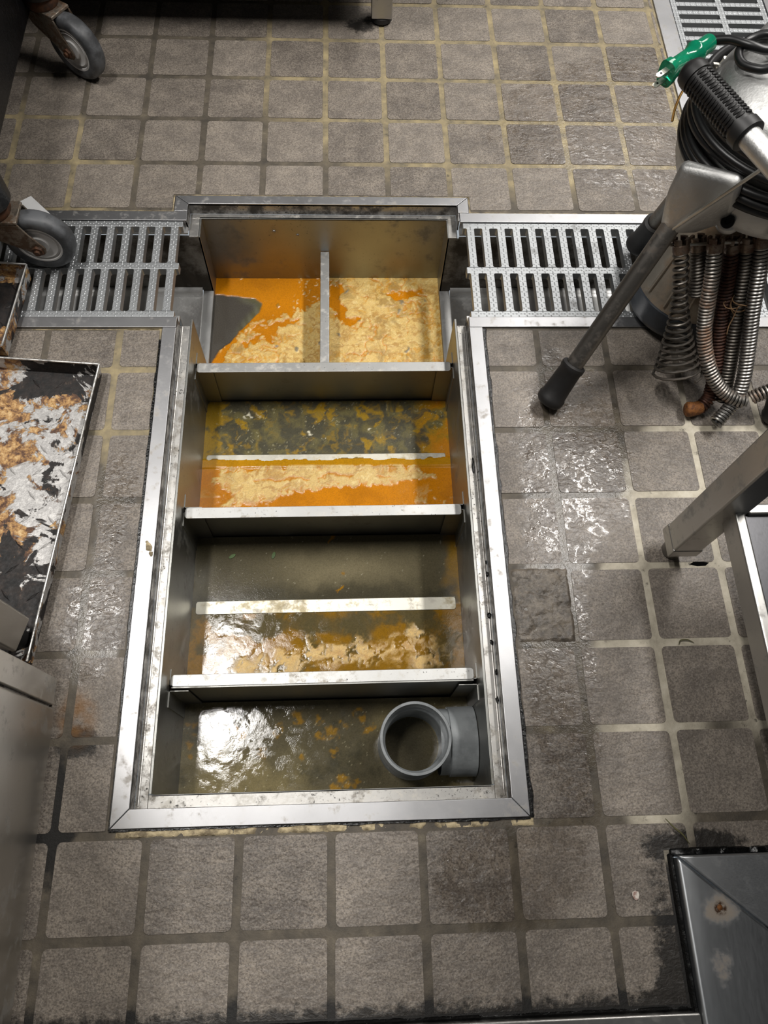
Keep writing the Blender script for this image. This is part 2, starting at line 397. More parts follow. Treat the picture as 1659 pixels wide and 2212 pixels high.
VOID = plain('black gap shade', (8, 8, 8), 0.95, spec=0.05)  # shade of the open grout gap, put into a flat black
DARKB = plain('dark counter', (26, 26, 27), 0.5, var=0.2)
def green_plastic():
    m = Mat('clear green plastic', s2l(20, 150, 110), 0.12)
    m.set('Transmission Weight', 0.55); m.set('IOR', 1.45)
    return m.m
GPLAS = green_plastic()
def mortar_patch():
    m = Mat('wet mortar patch', rough=0.3)
    m.set('Base Color', m.ramp(m.ma('ADD', m.ma('MULTIPLY', m.noise(22, 4, 0.6), 0.5), m.ma('MULTIPLY', m.noise(140, 5, 0.7), 0.5)), (0.3, s2l(44, 40, 36)), (0.46, s2l(84, 77, 69)), (0.60, s2l(118, 109, 97)), (0.74, s2l(156, 146, 130))))
    m.set('Roughness', m.ma('ADD', 0.12, m.ma('MULTIPLY', m.noise(40, 3), 0.45)))
    m.bump(m.noise(120, 5, 0.65), 0.7, 0.003)
    return m.m
PATCH = mortar_patch()
WATER = attr_mat('greasy water')

# ------------------------------------------------------------------ the room
def slab(name, x0, x1, y0, y1, z0, z1, mat):
    bm = bmesh.new(); box(bm, x0, x1, y0, y1, z0, z1)
    return tag(ob(name, bm, mat), kind='structure')
slab('ceiling', -2.6, 2.8, -1.8, 4.6, 2.45, 2.55, CEILM)
slab('wall_left', -2.7, -2.6, -1.8, 4.6, -0.4, 2.45, WALLP)
slab('wall_right', 2.8, 2.9, -1.8, 4.6, -0.4, 2.45, WALLP)
slab('wall_back', -2.6, 2.8, 4.6, 4.7, -0.4, 2.45, WALLP)
slab('wall_front', -2.6, 2.8, -1.9, -1.8, -0.4, 2.45, WALLP)

# openings in the floor: x0,x1,y0,y1
TX0, TX1 = -0.260, 0.240          # trap rim, outside
HOLES = [(TX0, TX1, 0.115, 0.86), (-2.6, 2.8, 0.832, 1.069), (-0.261, 0.236, 1.05, 1.104), (0.654, 0.90, 1.05, 4.6), (0.400, 2.8, -1.8, 0.069), (-2.6, 2.8, -1.8, -0.0865)]
def in_hole(x, y, e=1e-6): return any(a - e < x < b + e and c - e < y < d + e for a, b, c, d in HOLES)
bm = bmesh.new()
xs = sorted({-2.6, 2.8} | {q for h in HOLES for q in h[:2]}); ys = sorted({-1.8, 4.6} | {q for h in HOLES for q in h[2:]})
vc = {}
def gv(x, y):
    if (x, y) not in vc: vc[(x, y)] = bm.verts.new((x, y, -0.0018))
    return vc[(x, y)]
for xa, xb in zip(xs, xs[1:]):
    for ya, yb in zip(ys, ys[1:]):
        if not in_hole((xa + xb) / 2, (ya + yb) / 2): bm.faces.new((gv(xa, ya), gv(xb, ya), gv(xb, yb), gv(xa, yb)))
r = bmesh.ops.extrude_face_region(bm, geom=bm.faces[:])
for v in [g for g in r['geom'] if isinstance(g, bmesh.types.BMVert)]: v.co.z = -0.03
bmesh.ops.recalc_face_normals(bm, faces=bm.faces[:])
floor = tag(ob('floor', bm, GROUT), kind='structure')
floor['label'] = 'wet brown grey tiled kitchen floor with stained grout'

P = 0.108; TS = 0.098; CR = 0.006
def tile_mesh(x0, x1, y0, y1, name):
    """a tile (its centre the origin) with rounded corners, cut where an opening crosses it"""
    cx, cy = (x0 + x1) / 2, (y0 + y1) / 2
    bm = bmesh.new(); pts = []
    for sx, sy, a0 in ((1, 1, 0), (-1, 1, 90), (-1, -1, 180), (1, -1, 270)):
        px_, py_ = (x1 - cx - CR) * sx, (y1 - cy - CR) * sy
        for k in range(4):
            a = math.radians(a0 + 30 * k); pts.append((px_ + CR * math.cos(a), py_ + CR * math.sin(a)))
    bm.faces.new([bm.verts.new((p[0], p[1], 0)) for p in pts])
    cut = False; G0 = 0.0045
    for a, b, c, d in HOLES:
        a, b, c, d = a - G0 - cx, b + G0 - cx, c - G0 - cy, d + G0 - cy
        if a < x1 - cx and b > x0 - cx and c < y1 - cy and d > y0 - cy:
            cut = True
            for co, no in (((a, 0, 0), (1, 0, 0)), ((b, 0, 0), (1, 0, 0)), ((0, c, 0), (0, 1, 0)), ((0, d, 0), (0, 1, 0))):
                bmesh.ops.bisect_plane(bm, geom=bm.verts[:] + bm.edges[:] + bm.faces[:], plane_co=co, plane_no=no, dist=1e-6)
            kill = []
            for f in bm.faces:
                m = f.calc_center_median()
                if a < m.x < b and c < m.y < d: kill.append(f)
            bmesh.ops.delete(bm, geom=kill, context='FACES')
    if not bm.faces or sum(f.calc_area() for f in bm.faces) < 1.2e-4:
        bm.free(); return None, cut
    if cut:
        bmesh.ops.dissolve_faces(bm, faces=bm.faces[:])
        bmesh.ops.dissolve_limit(bm, angle_limit=0.01, verts=bm.verts[:], edges=bm.edges[:])
    bmesh.ops.inset_region(bm, faces=bm.faces[:], thickness=0.0014)
    for v in bm.verts:
        if v.is_boundary: v.co.z = -0.0011
    be = [e for e in bm.edges if e.is_boundary]
    r = bmesh.ops.extrude_edge_only(bm, edges=be)
    for v in [g for g in r['geom'] if isinstance(g, bmesh.types.BMVert)]: v.co.z = -0.006
    bmesh.ops.recalc_face_normals(bm, faces=bm.faces[:])
    return mesh(bm, name), cut
full = None
def in_view(x, y, mg=230):
    return any(-mg < q[0] < 1659 + mg and -mg < q[1] < 2212 + mg for q in (proj((x + a, y + b, 0)) for a in (-0.05, 0, 0.05) for b in (-0.05, 0, 0.05)))
for zone in (0, 1):
    for i in range(-12, 14):
        for j in range(-2, 20):
            if zone == 0:
                x, y = i * P + P / 2, j * P + P / 2
                if j > 7: continue
            else:
                x, y = i * P + P / 2 - 0.0083, 1.0750 + j * P + P / 2 - 0.002
                if j < 0: continue
            if not in_view(x, y): continue
            if zone == 0 and i == 2 and j == 3: continue          # the tile that was broken out
            if all(in_hole(x + a * TS / 2.05, y + b * TS / 2.05) for a in (-1, 0, 1) for b in (-1, 0, 1)): continue
            me, cut = tile_mesh(x - TS / 2, x + TS / 2, y - TS / 2, y + TS / 2, 'tile')
            if me is None: continue
            if not cut:
                if full is None: full = me
                else: bpy.data.meshes.remove(me); me = full
            o = link('tile', me, floor, (x + random.uniform(-0.0006, 0.0006), y + random.uniform(-0.0006, 0.0006), random.uniform(-0.0003, 0.0004)), TILE)
            if not cut: o.rotation_euler = (random.uniform(-0.004, 0.004), random.uniform(-0.004, 0.004), random.uniform(-0.006, 0.006))

# mortar patch where a tile is missing, mortar crumbs along the rim, sealant joints
from mathutils import noise as mn
def lump(bm, x0, x1, y0, y1, z, amp, res=0.003, sc=60, edge=0.006, base=-0.004):
    nx, ny = max(2, int((x1 - x0) / res)), max(2, int((y1 - y0) / res)); g = []
    for a in range(nx + 1):
        row = []
        for b in range(ny + 1):
            x, y = x0 + (x1 - x0) * a / nx, y0 + (y1 - y0) * b / ny
            h = mn.fractal(V((x * sc, y * sc, 3.3)), 0.7, 2.0, 5) * amp
            e = min(x - x0, x1 - x, y - y0, y1 - y)
            row.append(bm.verts.new((x, y, base + (z + h - base) * min(1, e / edge + 0.15))))
        g.append(row)
    for a in range(nx):
        for b in range(ny): bm.faces.new((g[a][b], g[a + 1][b], g[a + 1][b + 1], g[a][b + 1]))
bm = bmesh.new(); lump(bm, 0.2445, 0.326, 0.326, 0.432, 0.0002, 0.0026, 0.0018, 48)
o = ob('mortar_patch', bm, PATCH, floor, True); o['label'] = 'rough wet mortar patch where a tile is missing'
bm = bmesh.new(); lump(bm, -0.255, 0.245, 0.104, 0.1148, -0.0012, 0.0030, 0.002, 45, 0.003)
o = ob('mortar_bead', bm, MORTAR, floor, True); o['label'] = 'crumbling tan mortar along the near edge of the trap rim'
for q in ((-0.2665, 0.2405, 1.1042, 1.1085), (-0.2665, -0.2612, 1.0705, 1.1085), (0.2362, 0.2405, 1.0705, 1.1085), (-0.60, -0.262, 1.0692, 1.0735), (0.237, 0.648, 1.0692, 1.0735), (-0.46, -0.262, 0.8285, 0.8318)):
    bm = bmesh.new(); lump(bm, *q, -0.0006, 0.0012, 0.002, 70, 0.0015); ob('mortar_bead', bm, MORTAR, floor, True)
def wob(bm, x0, y0, x1, y1, wd, z, seg=60, rnd=0.5, thick=0.003):
    a, b = V((x0, y0, 0)), V((x1, y1, 0)); t = (b - a).normalized(); nrm = V((-t.y, t.x, 0)); L = []
    for k in range(seg + 1):
        p = a.lerp(b, k / seg); h = wd * (1 + rnd * mn.noise(V((p.x * 45, p.y * 45, 1.7))) * 1.6)
        L.append((bm.verts.new(p + V((0, 0, z - thick))), bm.verts.new(p + V((0, 0, z))), bm.verts.new(p + nrm * h * 0.7 + V((0, 0, z))), bm.verts.new(p + nrm * h + V((0, 0, z - thick)))))
    for q, s in zip(L, L[1:]):
        for i in range(3): bm.faces.new((q[i], q[i + 1], s[i + 1], s[i]))
    bmesh.ops.recalc_face_normals(bm, faces=bm.faces[:])
for q in ((TX1 + 0.0002, 0.83, TX1 + 0.0002, 0.115, 0.0055), (TX0 - 0.0002, 0.25, TX0 - 0.0002, 0.81, 0.0044), (TX1, 0.1145, TX0, 0.1145, 0.0028), (TX0, 0.1145, TX0, 0.25, 0.0012)):
    bm = bmesh.new(); wob(bm, q[0], q[1], q[2], q[3], q[4] if q[0] != TX0 or q[1] < 0.2 else q[4], 0.0004)
    ob('sealant_joint', bm, SEAL, floor, True)

# ------------------------------------------------------------------ grease trap
WZ = -0.172
trap = thing('grease_trap', 'long open steel grease trap sunk in the tiled floor', 'grease trap', (-0.01, 0.6, -0.36))
IX0, IX1 = -0.239, 0.219; LX0, LX1 = -0.2235, 0.2035; BX0, BX1 = -0.220, 0.200
def strip(pts, name='rim_strip', parent=trap, mat=RIM, z0=-0.004, z1=0.0012, bev=0.0009):
    bm = bmesh.new(); prism(bm, pts, z0, z1); return ob(name, bm, mat, parent, bev=bev)
g = 0.0003
strip([(TX0, 0.115 + g), (IX0, 0.137 + g), (IX0, 0.8325), (TX0, 0.8325)])
strip([(TX1, 0.115 + g), (TX1, 0.8325), (IX1, 0.8325), (IX1, 0.137 + g)])
strip([(TX0 + g, 0.115), (TX1 - g, 0.115), (IX1 - g, 0.137), (IX0 + g, 0.137)], mat=RIMX)
strip([(-0.261, 1.0695), (-0.239, 1.0695), (-0.239, 1.086 - g), (-0.261, 1.104 - g)])
strip([(0.217, 1.0695), (0.236, 1.0695), (0.236, 1.104 - g), (0.217, 1.086 - g)])
strip([(-0.261 + g, 1.104), (-0.239 + g, 1.086), (0.217 - g, 1.086), (0.236 - g, 1.104)], mat=RIMX)
def bar(name, x0, x1, y0, y1, z0, z1, mat, parent=trap, bev=0.0):
    bm = bmesh.new(); box(bm, x0, x1, y0, y1, z0, z1); return ob(name, bm, mat, parent, bev=bev)
LZ = -0.022
bar('rim_drop', IX0 - 0.002, IX0, 0.137, 0.8525, LZ, -0.0005, DROP)
bar('rim_drop', IX1, IX1 + 0.002, 0.137, 0.8525, LZ, -0.0005, DROP)
bar('rim_drop', IX0, IX1, 0.135, 0.137, LZ, -0.0005, DROP)
bar('rim_drop', -0.239, 0.217, 1.086, 1.088, LZ, -0.0005, DROP)
bar('rim_drop', -0.241, -0.239, 1.049, 1.086, LZ, -0.0005, DROP)
bar('rim_drop', 0.217, 0.219, 1.053, 1.086, LZ, -0.0005, DROP)
def led(x0, x1, y0, y1): return bar('cover_ledge', x0, x1, y0, y1, LZ - 0.003, LZ, LEDGE, bev=0.0008)
led(IX0, LX0, 0.137, 0.853); led(LX1, IX1, 0.137, 0.853); led(LX0, LX1, 0.137, 0.1535)
led(-0.239, 0.217, 1.0755, 1.086); led(-0.239, LX0, 1.036, 1.0755); led(LX1 - 0.001, 0.217, 1.036, 1.0755)
# raised bead along the ledge
for x in (IX0 + 0.004, IX1 - 0.004):
    bm = bmesh.new(); tube(bm, [(x, 0.141, LZ), (x, 0.85, LZ)], 0.0016, 8); ob('ledge_bead', bm, LEDGE, trap, True)
def wall(x0, x1, y0, y1, z0, z1, m=WALL): return bar('basin_wall', x0, x1, y0, y1, z0, z1, m, bev=0.0006)
wall(LX0, BX0, 0.154, 0.866, -0.36, LZ); wall(BX1, LX1, 0.154, 0.866, -0.36, LZ)
wall(LX0, BX0, 0.866, 1.036, -0.36, -0.162); wall(BX1, LX1, 0.866, 1.036, -0.36, -0.162)
wall(LX0, BX0, 1.036, 1.0755, -0.36, LZ); wall(BX1, LX1, 1.036, 1.0755, -0.36, LZ)
wall(BX0, BX1, 0.151, 0.1535, -0.36, LZ); wall(LX0, LX1, 1.0755, 1.079, -0.36, LZ)
bar('basin_floor', LX0, LX1, 0.151, 1.079, -0.364, -0.36, WALL)
# slot brackets that hold the baffles
def bracket(x, s, y, fwd):
    bm = bmesh.new()
    yy = y + fwd * 0.0035
    box(bm, min(x, x + s * 0.026), max(x, x + s * 0.026), min(yy, yy + fwd * 0.0012), max(yy, yy + fwd * 0.0012), -0.30, -0.068)
    box(bm, min(x, x + s * 0.0012), max(x, x + s * 0.0012), min(yy, yy + fwd * 0.022), max(yy, yy + fwd * 0.022), -0.30, -0.068)
    ob('slot_bracket', bm, BAFF, trap)
BAFY = [0.808, 0.553, 0.2905]
for y in BAFY:
    for f in (1, -1):
        bracket(BX0, 1, y, f); bracket(BX1, -1, y, f)

for x, y in ((592, 500), (643, 508)):
    d = RM @ V(((x - 829.5) / FPX, -(y - 1106) / FPX, -1.0)); t_ = (1.0750 - CY) / d.y; p = V((CX, CY, CZ)) + d * t_
    bm = bmesh.new(); lathe(bm, [(0, 0.0012), (0.0022, 0.0010), (0.0030, -0.0008)], 12, frame_z((p.x, 1.0752, p.z), (0, -1, 0))); ob('rivet', bm, DROP, trap, True)
def dab(name, x, y, z, a, b, h, mat, ang=0.0):
    p = G(x, y, z); bm = bmesh.new()
    bmesh.ops.create_icosphere(bm, subdivisions=2, radius=1.0)
    for v in bm.verts:
        k = 1 + 0.45 * mn.noise(v.co * 1.9 + V((x, y, 0)))
        c = v.co * k; v.co = V((p.x + a * (c.x * math.cos(ang) - c.y * math.sin(ang) * b / a), p.y + b * (c.y * math.cos(ang) + c.x * math.sin(ang) * a / b), z + h * max(-0.15, c.z)))
    return ob(name, bm, mat, trap, True)
for q in ((1052, 1240, 0.0022, 0.004), (1057, 1330, 0.0026, 0.005), (1050, 1215, 0.0012, 0.003), (1062, 1388, 0.0026, 0.004), (1072, 1452, 0.0016, 0.004), (1074, 1512, 0.0020, 0.005), (1022, 1005, 0.0018, 0.014)):
    dab('grease_lump', q[0], q[1], LZ + 0.001, q[2], q[3], 0.0022, SEAL)
for q in ((322, 1182, 0.0042, 0.006), (318, 1172, 0.0020, 0.003), (326, 1196, 0.0026, 0.004)):
    dab('food_crumb', q[0], q[1], 0.0012, q[2], q[3], 0.0022, MORTAR, 0.4)

# ------------------------------------------------------------------ baffles
def rrect(x0, x1, y0, y1, r, front):
    pts = []
    cor = [(x1, y1, 0), (x0, y1, 90), (x0, y0, 180), (x1, y0, 270)]
    for cx, cy, a0 in cor:
        ax = cx - r if cx == x1 else cx + r; ay = cy - r if cy == y1 else cy + r
        for k in range(5):
            a = math.radians(a0 + 22.5 * k); pts.append((ax + r * math.cos(a), ay + r * math.sin(a)))
    return pts
def baffle(label, y, flange_y, ztop, tilt, zbot=-0.33, x0=-0.2165, x1=0.1945, mat=FLANGE, name='baffle_plate'):
    t = thing(name, label, 'baffle plate', (-0.01, y, zbot), 'baffle plates across the grease trap')
    M = Matrix.Translation((0, y, 0)) @ Matrix.Rotation(tilt, 4, 'Z') @ Matrix.Translation((0, -y, 0))
    bm = bmesh.new(); box(bm, x0 + 0.001, x1 - 0.001, y - 0.0009, y + 0.0009, zbot, ztop - 0.001, M); ob('plate', bm, BAFF, t)
    bm = bmesh.new(); a, b = sorted((y + 0.0009, flange_y)); prism(bm, rrect(x0, x1, a, b, 0.0045, 1), ztop - 0.0016, ztop, M)
    ob('top_flange', bm, mat, t, bev=0.0007)
    return t
baffle('bent steel baffle plate nearest the foamy far compartment', 0.808, 0.791, -0.060, 0.004)
baffle('bent steel baffle plate at the near edge of the orange compartment', 0.553, 0.5365, -0.060, 0.003)
baffle('bent steel baffle plate beside the grey pipe compartment', 0.2905, 0.3075, -0.060, 0.003)
SUBM = steel('scummed flange steel', (0.62, 0.60, 0.52), 0.4, 0.35, (150, 128, 62), 36, white=0.9)
baffle('lower baffle plate barely awash between grey scum and tan foam', 0.698, 0.680, WZ + 0.0012, 0.002, x0=-0.2140, x1=0.1925, mat=SUBM, name='sunken_baffle')
baffle('lower baffle plate just under murky water before mottled foam', 0.4415, 0.4215, WZ + 0.0012, 0.003, x0=-0.2140, x1=0.1925, mat=SUBM, name='sunken_baffle')
dv = thing('divider_plate', 'upright steel divider splitting the foamy far compartment', 'divider', (-0.012, 0.94, -0.33))
bm = bmesh.new(); box(bm, -0.0130, -0.0112, 0.8112, 1.0745, -0.33, -0.101); ob('plate', bm, BAFF, dv)
bm = bmesh.new(); prism(bm, [(-0.0205, 0.8112), (-0.0045, 0.8112), (-0.0045, 1.0745), (-0.0205, 1.0745)], -0.1010, -0.0990); ob('top_flange', bm, FLANGE, dv, bev=0.0008)

# ------------------------------------------------------------------ water
def h2(ix, iy, s):
    v = np.sin(ix * 127.1 + iy * 311.7 + s * 74.7) * 43758.5453
    return v - np.floor(v)
def vn(x, y, s=0):
    ix, iy = np.floor(x), np.floor(y); fx, fy = x - ix, y - iy
    fx = fx * fx * (3 - 2 * fx); fy = fy * fy * (3 - 2 * fy)
    return (h2(ix, iy, s) * (1 - fx) + h2(ix + 1, iy, s) * fx) * (1 - fy) + (h2(ix, iy + 1, s) * (1 - fx) + h2(ix + 1, iy + 1, s) * fx) * fy
def fbm(x, y, sc, o=5, s=0, g=0.55):
    r = 0; a = 1; t = 0
    for k in range(o):
        r = r + a * vn(x * sc + k * 13.1, y * sc + k * 7.7, s + k); t += a; a *= g; sc *= 2.03
    return r / t
def sst(v, a, b):
    t = np.clip((v - a) / (b - a), 0, 1); return t * t * (3 - 2 * t)
def poly(X, Y, pts):
    """signed distance in metres, positive inside"""
    ins = np.zeros(X.shape, bool); d = np.full(X.shape, 9.0); n = len(pts)
    for i in range(n):
        (ax, ay), (bx, by) = pts[i], pts[(i + 1) % n]
        c = (ay > Y) != (by > Y)
        with np.errstate(divide='ignore', invalid='ignore'):
            ins ^= c & (X < (bx - ax) * (Y - ay) / (by - ay + 1e-12) + ax)
        t = np.clip(((X - ax) * (bx - ax) + (Y - ay) * (by - ay)) / ((bx - ax) ** 2 + (by - ay) ** 2), 0, 1)
        d = np.minimum(d, np.hypot(X - ax - t * (bx - ax), Y - ay - t * (by - ay)))
    return np.where(ins, d, -d)
def WP(*p): return [tuple(G(x, y, WZ).xy) for x, y in p]
def lerp(a, b, t):
    if np.ndim(a) == 1: a = np.broadcast_to(np.array(a), (*t.shape, 3))
    return a * (1 - t[..., None]) + np.array(b) * t[..., None]
def water(name, label, x0, x1, y0, y1, fn, res=0.0016):
    nx, ny = int((x1 - x0) / res), int((y1 - y0) / res)
    X, Y = np.meshgrid(np.linspace(x0, x1, nx + 1), np.linspace(y0, y1, ny + 1), indexing='ij')
    rgb, rough, h = fn(X, Y)
    me = bpy.data.meshes.new(name)
    co = np.stack([X, Y, WZ + h], -1).reshape(-1, 3)
    idx = np.arange((nx + 1) * (ny + 1)).reshape(nx + 1, ny + 1)
    f = np.stack([idx[:-1, :-1], idx[1:, :-1], idx[1:, 1:], idx[:-1, 1:]], -1).reshape(-1, 4)
    me.from_pydata(co.tolist(), [], f.tolist())
    a = me.color_attributes.new('Col', 'FLOAT_COLOR', 'POINT')
    a.data.foreach_set('color', np.concatenate([np.clip(rgb, 0, 1), np.ones((*rgb.shape[:2], 1))], -1).astype(np.float32).ravel())
    b = me.attributes.new('Rough', 'FLOAT', 'POINT'); b.data.foreach_set('value', np.clip(rough, 0.03, 1).astype(np.float32).ravel())
    me.polygons.foreach_set('use_smooth', np.ones(len(me.polygons), bool))
    o = link(name, me, mat=WATER)
    return tag(o, label, 'water', kind='stuff')
ORANGE = np.array(s2l(192, 120, 6)); ORD = np.array(s2l(172, 106, 4)); FOAM = np.array(s2l(208, 176, 106)); FOAM2 = np.array(s2l(178, 138, 70))
GREYW = np.array(s2l(84, 80, 66)); OLIVE = np.array(s2l(92, 80, 36)); YEL = np.array(s2l(164, 128, 8)); DARK = np.array(s2l(58, 56, 48))
def spots(X, Y, pts):
    m = np.zeros(X.shape); X, Y = X + (fbm(X, Y, 55, 4, 101) - 0.5) * 0.030, Y + (fbm(X, Y, 55, 4, 102) - 0.5) * 0.022
    for x, y, r in pts:
        g = G(x, y, WZ); n = 1 + 0.5 * (fbm(X, Y, 130, 3, int(x)) - 0.5)
        m = np.maximum(m, sst(r * n - np.hypot(X - g.x, (Y - g.y)), -0.0015, 0.0025))
    return m
def foamcol(X, Y, s):
    X, Y = X + (fbm(X, Y, 50, 4, 121) - 0.5) * 0.03, Y + (fbm(X, Y, 50, 4, 122) - 0.5) * 0.03
    n = fbm(X, Y, 90, 6, s, 0.7); n2 = fbm(X, Y, 260, 3, s + 3)
    return lerp(lerp(FOAM, FOAM2, sst(n, 0.45, 0.68)), np.array(s2l(230, 208, 146)), sst(n2, 0.58, 0.8) * 0.6)
def warp(X, Y, a=0.03, sc=28):
    return X + (fbm(X, Y, sc, 4, 111) - 0.5) * a, Y + (fbm(X, Y, sc, 4, 112) - 0.5) * a
def f1(X, Y):
    X0, Y0 = X, Y; X, Y = warp(X, Y, 0.020, 40)
    n = fbm(X, Y, 45, 5, 2); nb = fbm(X, Y, 110, 4, 9)
    w = (n - 0.5) * 0.035 + (nb - 0.5) * 0.02
    left = WP((440, 590), (700, 590), (698, 648), (650, 672), (600, 690), (560, 706), (530, 722), (500, 752), (470, 785), (440, 795))
    rr = WP((706, 604), (730, 616), (742, 640), (756, 690), (742, 705), (730, 672), (706, 655))
    st = WP((850, 640), (868, 630), (910, 626), (905, 640), (870, 645))
    sk = WP((520, 745), (560, 722), (620, 690), (640, 694), (560, 738), (525, 752))
    cl = WP((448, 634), (505, 637), (552, 645), (567, 655), (560, 675), (532, 704), (500, 737), (474, 757), (457, 783), (444, 790))
    fo = sst(np.maximum.reduce([poly(X, Y, left), poly(X, Y, rr) * 1.0, poly(X, Y, st), poly(X, Y, sk)]) + w * 1.3, 0.003, -0.003)
    vein = sst(np.abs(fbm(X, Y, 26, 4, 21) - 0.5), 0.035, 0.0) * sst(fbm(X, Y, 14, 3, 5), 0.45, 0.6)
    fo = fo * (1 - 0.8 * vein)
    flecks = sst(fbm(X, Y, 150, 3, 31), 0.66, 0.72) * sst(fbm(X, Y, 20, 2, 8), 0.45, 0.6) * 0.8
    fo = np.maximum(fo, flecks)
    c = lerp(lerp(ORANGE, ORD, sst(fbm(X, Y, 30, 4, 3), 0.4, 0.75) * 0.6), [0, 0, 0], np.zeros(X.shape))
    c = c * (1 - fo[..., None]) + foamcol(X, Y, 4) * fo[..., None]
    gr = sst(fbm(X, Y, 210, 3, 33), 0.52, 0.64) * sst(fbm(X, Y, 16, 3, 34), 0.42, 0.6)
    c = lerp(c, s2l(196, 140, 30), gr * fo * 0.7)
    dk = sst(fbm(X, Y, 34, 5, 35), 0.60, 0.74)
    c = lerp(c, s2l(150, 120, 62), dk * fo * 0.6)
    b = spots(X, Y, [(828, 648, 0.017), (596, 655, 0.005), (602, 772, 0.004), (660, 790, 0.009), (870, 780, 0.007), (935, 700, 0.005)])
    c = lerp(c, s2l(146, 112, 46), b * 0.75 * sst(nb, 0.3, 0.6))
    gb = spots(X, Y, [(865, 650, 0.006), (858, 664, 0.006), (913, 648, 0.004), (752, 634, 0.004), (728, 728, 0.005), (640, 757, 0.006), (700, 700, 0.004), (875, 760, 0.007), (592, 750, 0.004), (525, 705, 0.003), (770, 700, 0.003), (800, 762, 0.003), (690, 745, 0.004), (915, 745, 0.003), (600, 800, 0.004)])
    c = lerp(c, s2l(120, 112, 92), gb * 0.9)
    X, Y = X0, Y0
    ck = sst(poly(X, Y, cl) + (n - 0.5) * 0.008, -0.0012, 0.0028)
    sw = 0.5 + 0.5 * np.sin(np.hypot(X + 0.23, (Y - 0.93) * 0.9) * 380 + fbm(X, Y, 30, 3, 6) * 9)
    ed = sst(poly(X, Y, cl), 0.022, 0.0) * sst(X, -0.19, -0.15)
    cc = lerp(lerp(np.array(s2l(72, 68, 62)), s2l(128, 128, 122), sw * 0.35 * ed), s2l(112, 112, 62), ed * 0.35)
    c = c * (1 - ck[..., None]) + cc * ck[..., None]
    rough = np.where(ck > 0.5, 0.06, 0.22 + 0.24 * fo - 0.1 * gb)
    h = fo * (0.0016 + 0.0016 * (fbm(X, Y, 90, 4, 12) - 0.4)) * (1 - ck) + b * 0.0015 - ck * 0.0012 + gb * 0.001
    return c, rough, h
water('greasy_water', 'far compartment water thick with orange grease and tan foam', BX0, BX1, 0.8115, 1.0755, f1)
def f2(X, Y):
    far = sst(Y, 0.688, 0.692); yn = Y; X, Y = warp(X, Y, 0.028, 36)
    n = fbm(X, Y, 40, 6, 41, 0.6); nb = fbm(X, Y, 120, 4, 43)
    edge = np.maximum(sst(X, -0.150, -0.215), np.maximum(sst(X, 0.125, 0.18), 0))
    ym = sst(edge * 0.40 + n, 0.64, 0.80)
    fo_g = sst(fbm(X, Y, 170, 4, 58, 0.65), 0.54, 0.62)
    ym = np.maximum(ym, sst(nb, 0.54, 0.68) * sst(fbm(X, Y, 18, 3, 46), 0.42, 0.64) * 0.5)
    ym = np.maximum(ym, spots(X, Y, [(783, 888, 0.016), (722, 886, 0.009), (812, 912, 0.007), (690, 880, 0.014), (555, 890, 0.012), (790, 960, 0.009), (520, 925, 0.012)]) * sst(nb, 0.3, 0.5))
    cf = lerp(lerp(np.array(s2l(74, 71, 56)), s2l(102, 95, 62), sst(fbm(X, Y, 60, 5, 44), 0.4, 0.7)), [0, 0, 0], np.zeros(X.shape))
    cf = lerp(cf, YEL, ym * 0.72)
    cf = lerp(cf, ORANGE, sst(X, 0.14, 0.19) * sst(n, 0.3, 0.6) * 0.8)
    sp = sst(fbm(X, Y, 380, 2, 47), 0.76, 0.84) * sst(fbm(X, Y, 28, 3, 48), 0.45, 0.6) * 0.7
    cf = lerp(cf, s2l(196, 188, 150), sp * 0.7)
    cf = lerp(cf, s2l(220, 214, 190), spots(X, Y, [(672, 934, 0.004), (755, 873, 0.005), (531, 894, 0.006), (545, 890, 0.004), (696, 946, 0.002), (812, 922, 0.004)]) * sst(nb, 0.4, 0.55))
    band = WP((466, 1028), (500, 1014), (600, 1006), (700, 1003), (860, 1004), (930, 1006), (948, 1018), (948, 1034), (915, 1042), (850, 1046), (760, 1050), (700, 1056), (620, 1066), (560, 1080), (520, 1094), (480, 1090), (500, 1060), (474, 1046))
    fo = sst(poly(X, Y, band) + (n - 0.5) * 0.022 + (nb - 0.5) * 0.014, -0.001, 0.003)
    low = sst(fbm(X, Y, 70, 5, 52), 0.54, 0.62) * np.maximum(sst(X, -0.06, -0.15), sst(X, 0.10, 0.15)) * sst(Y, 0.645, 0.60) * 0.9
    fo = np.maximum(fo, low * 0.8)
    fo = fo * sst(yn, 0.680, 0.675) * (1 - 0.75 * fo_g * sst(0.018 - poly(X, Y, band), 0, 0.016))
    lap = sst(0.6895 + (fbm(X, Y, 60, 4, 59) - 0.5) * 0.012 - yn, -0.0008, 0.0008)
    gap = WP((540, 1036), (640, 1030), (740, 1026), (860, 1026), (860, 1030), (740, 1032), (640, 1037), (560, 1042))
    fo = fo * (1 - 0.75 * sst(poly(X, Y, gap) + (nb - 0.5) * 0.012, 0, 0.002))
    cn = lerp(lerp(ORANGE, ORD, sst(fbm(X, Y, 26, 4, 49), 0.4, 0.7) * 0.8), [0, 0, 0], np.zeros(X.shape))
    cn = lerp(cn, YEL, sst(yn, 0.665, 0.682) * 0.6)
    cn = cn * (1 - fo[..., None]) + foamcol(X, Y, 55) * 0.93 * fo[..., None]
    c = cn * (1 - far[..., None]) + cf * far[..., None]
    return c, 0.20 + 0.26 * fo * (1 - far) + far * 0.12 * n, (1 - far) * fo * (0.0010 + 0.0012 * (fbm(X, Y, 110, 4, 57) - 0.4)) + far * 0.0006 * sp + 0.0017 * lap * sst(yn, 0.672, 0.676)
water('greasy_water', 'water with a long tan foam band on orange grease', BX0, BX1, 0.5565, 0.8050, f2)
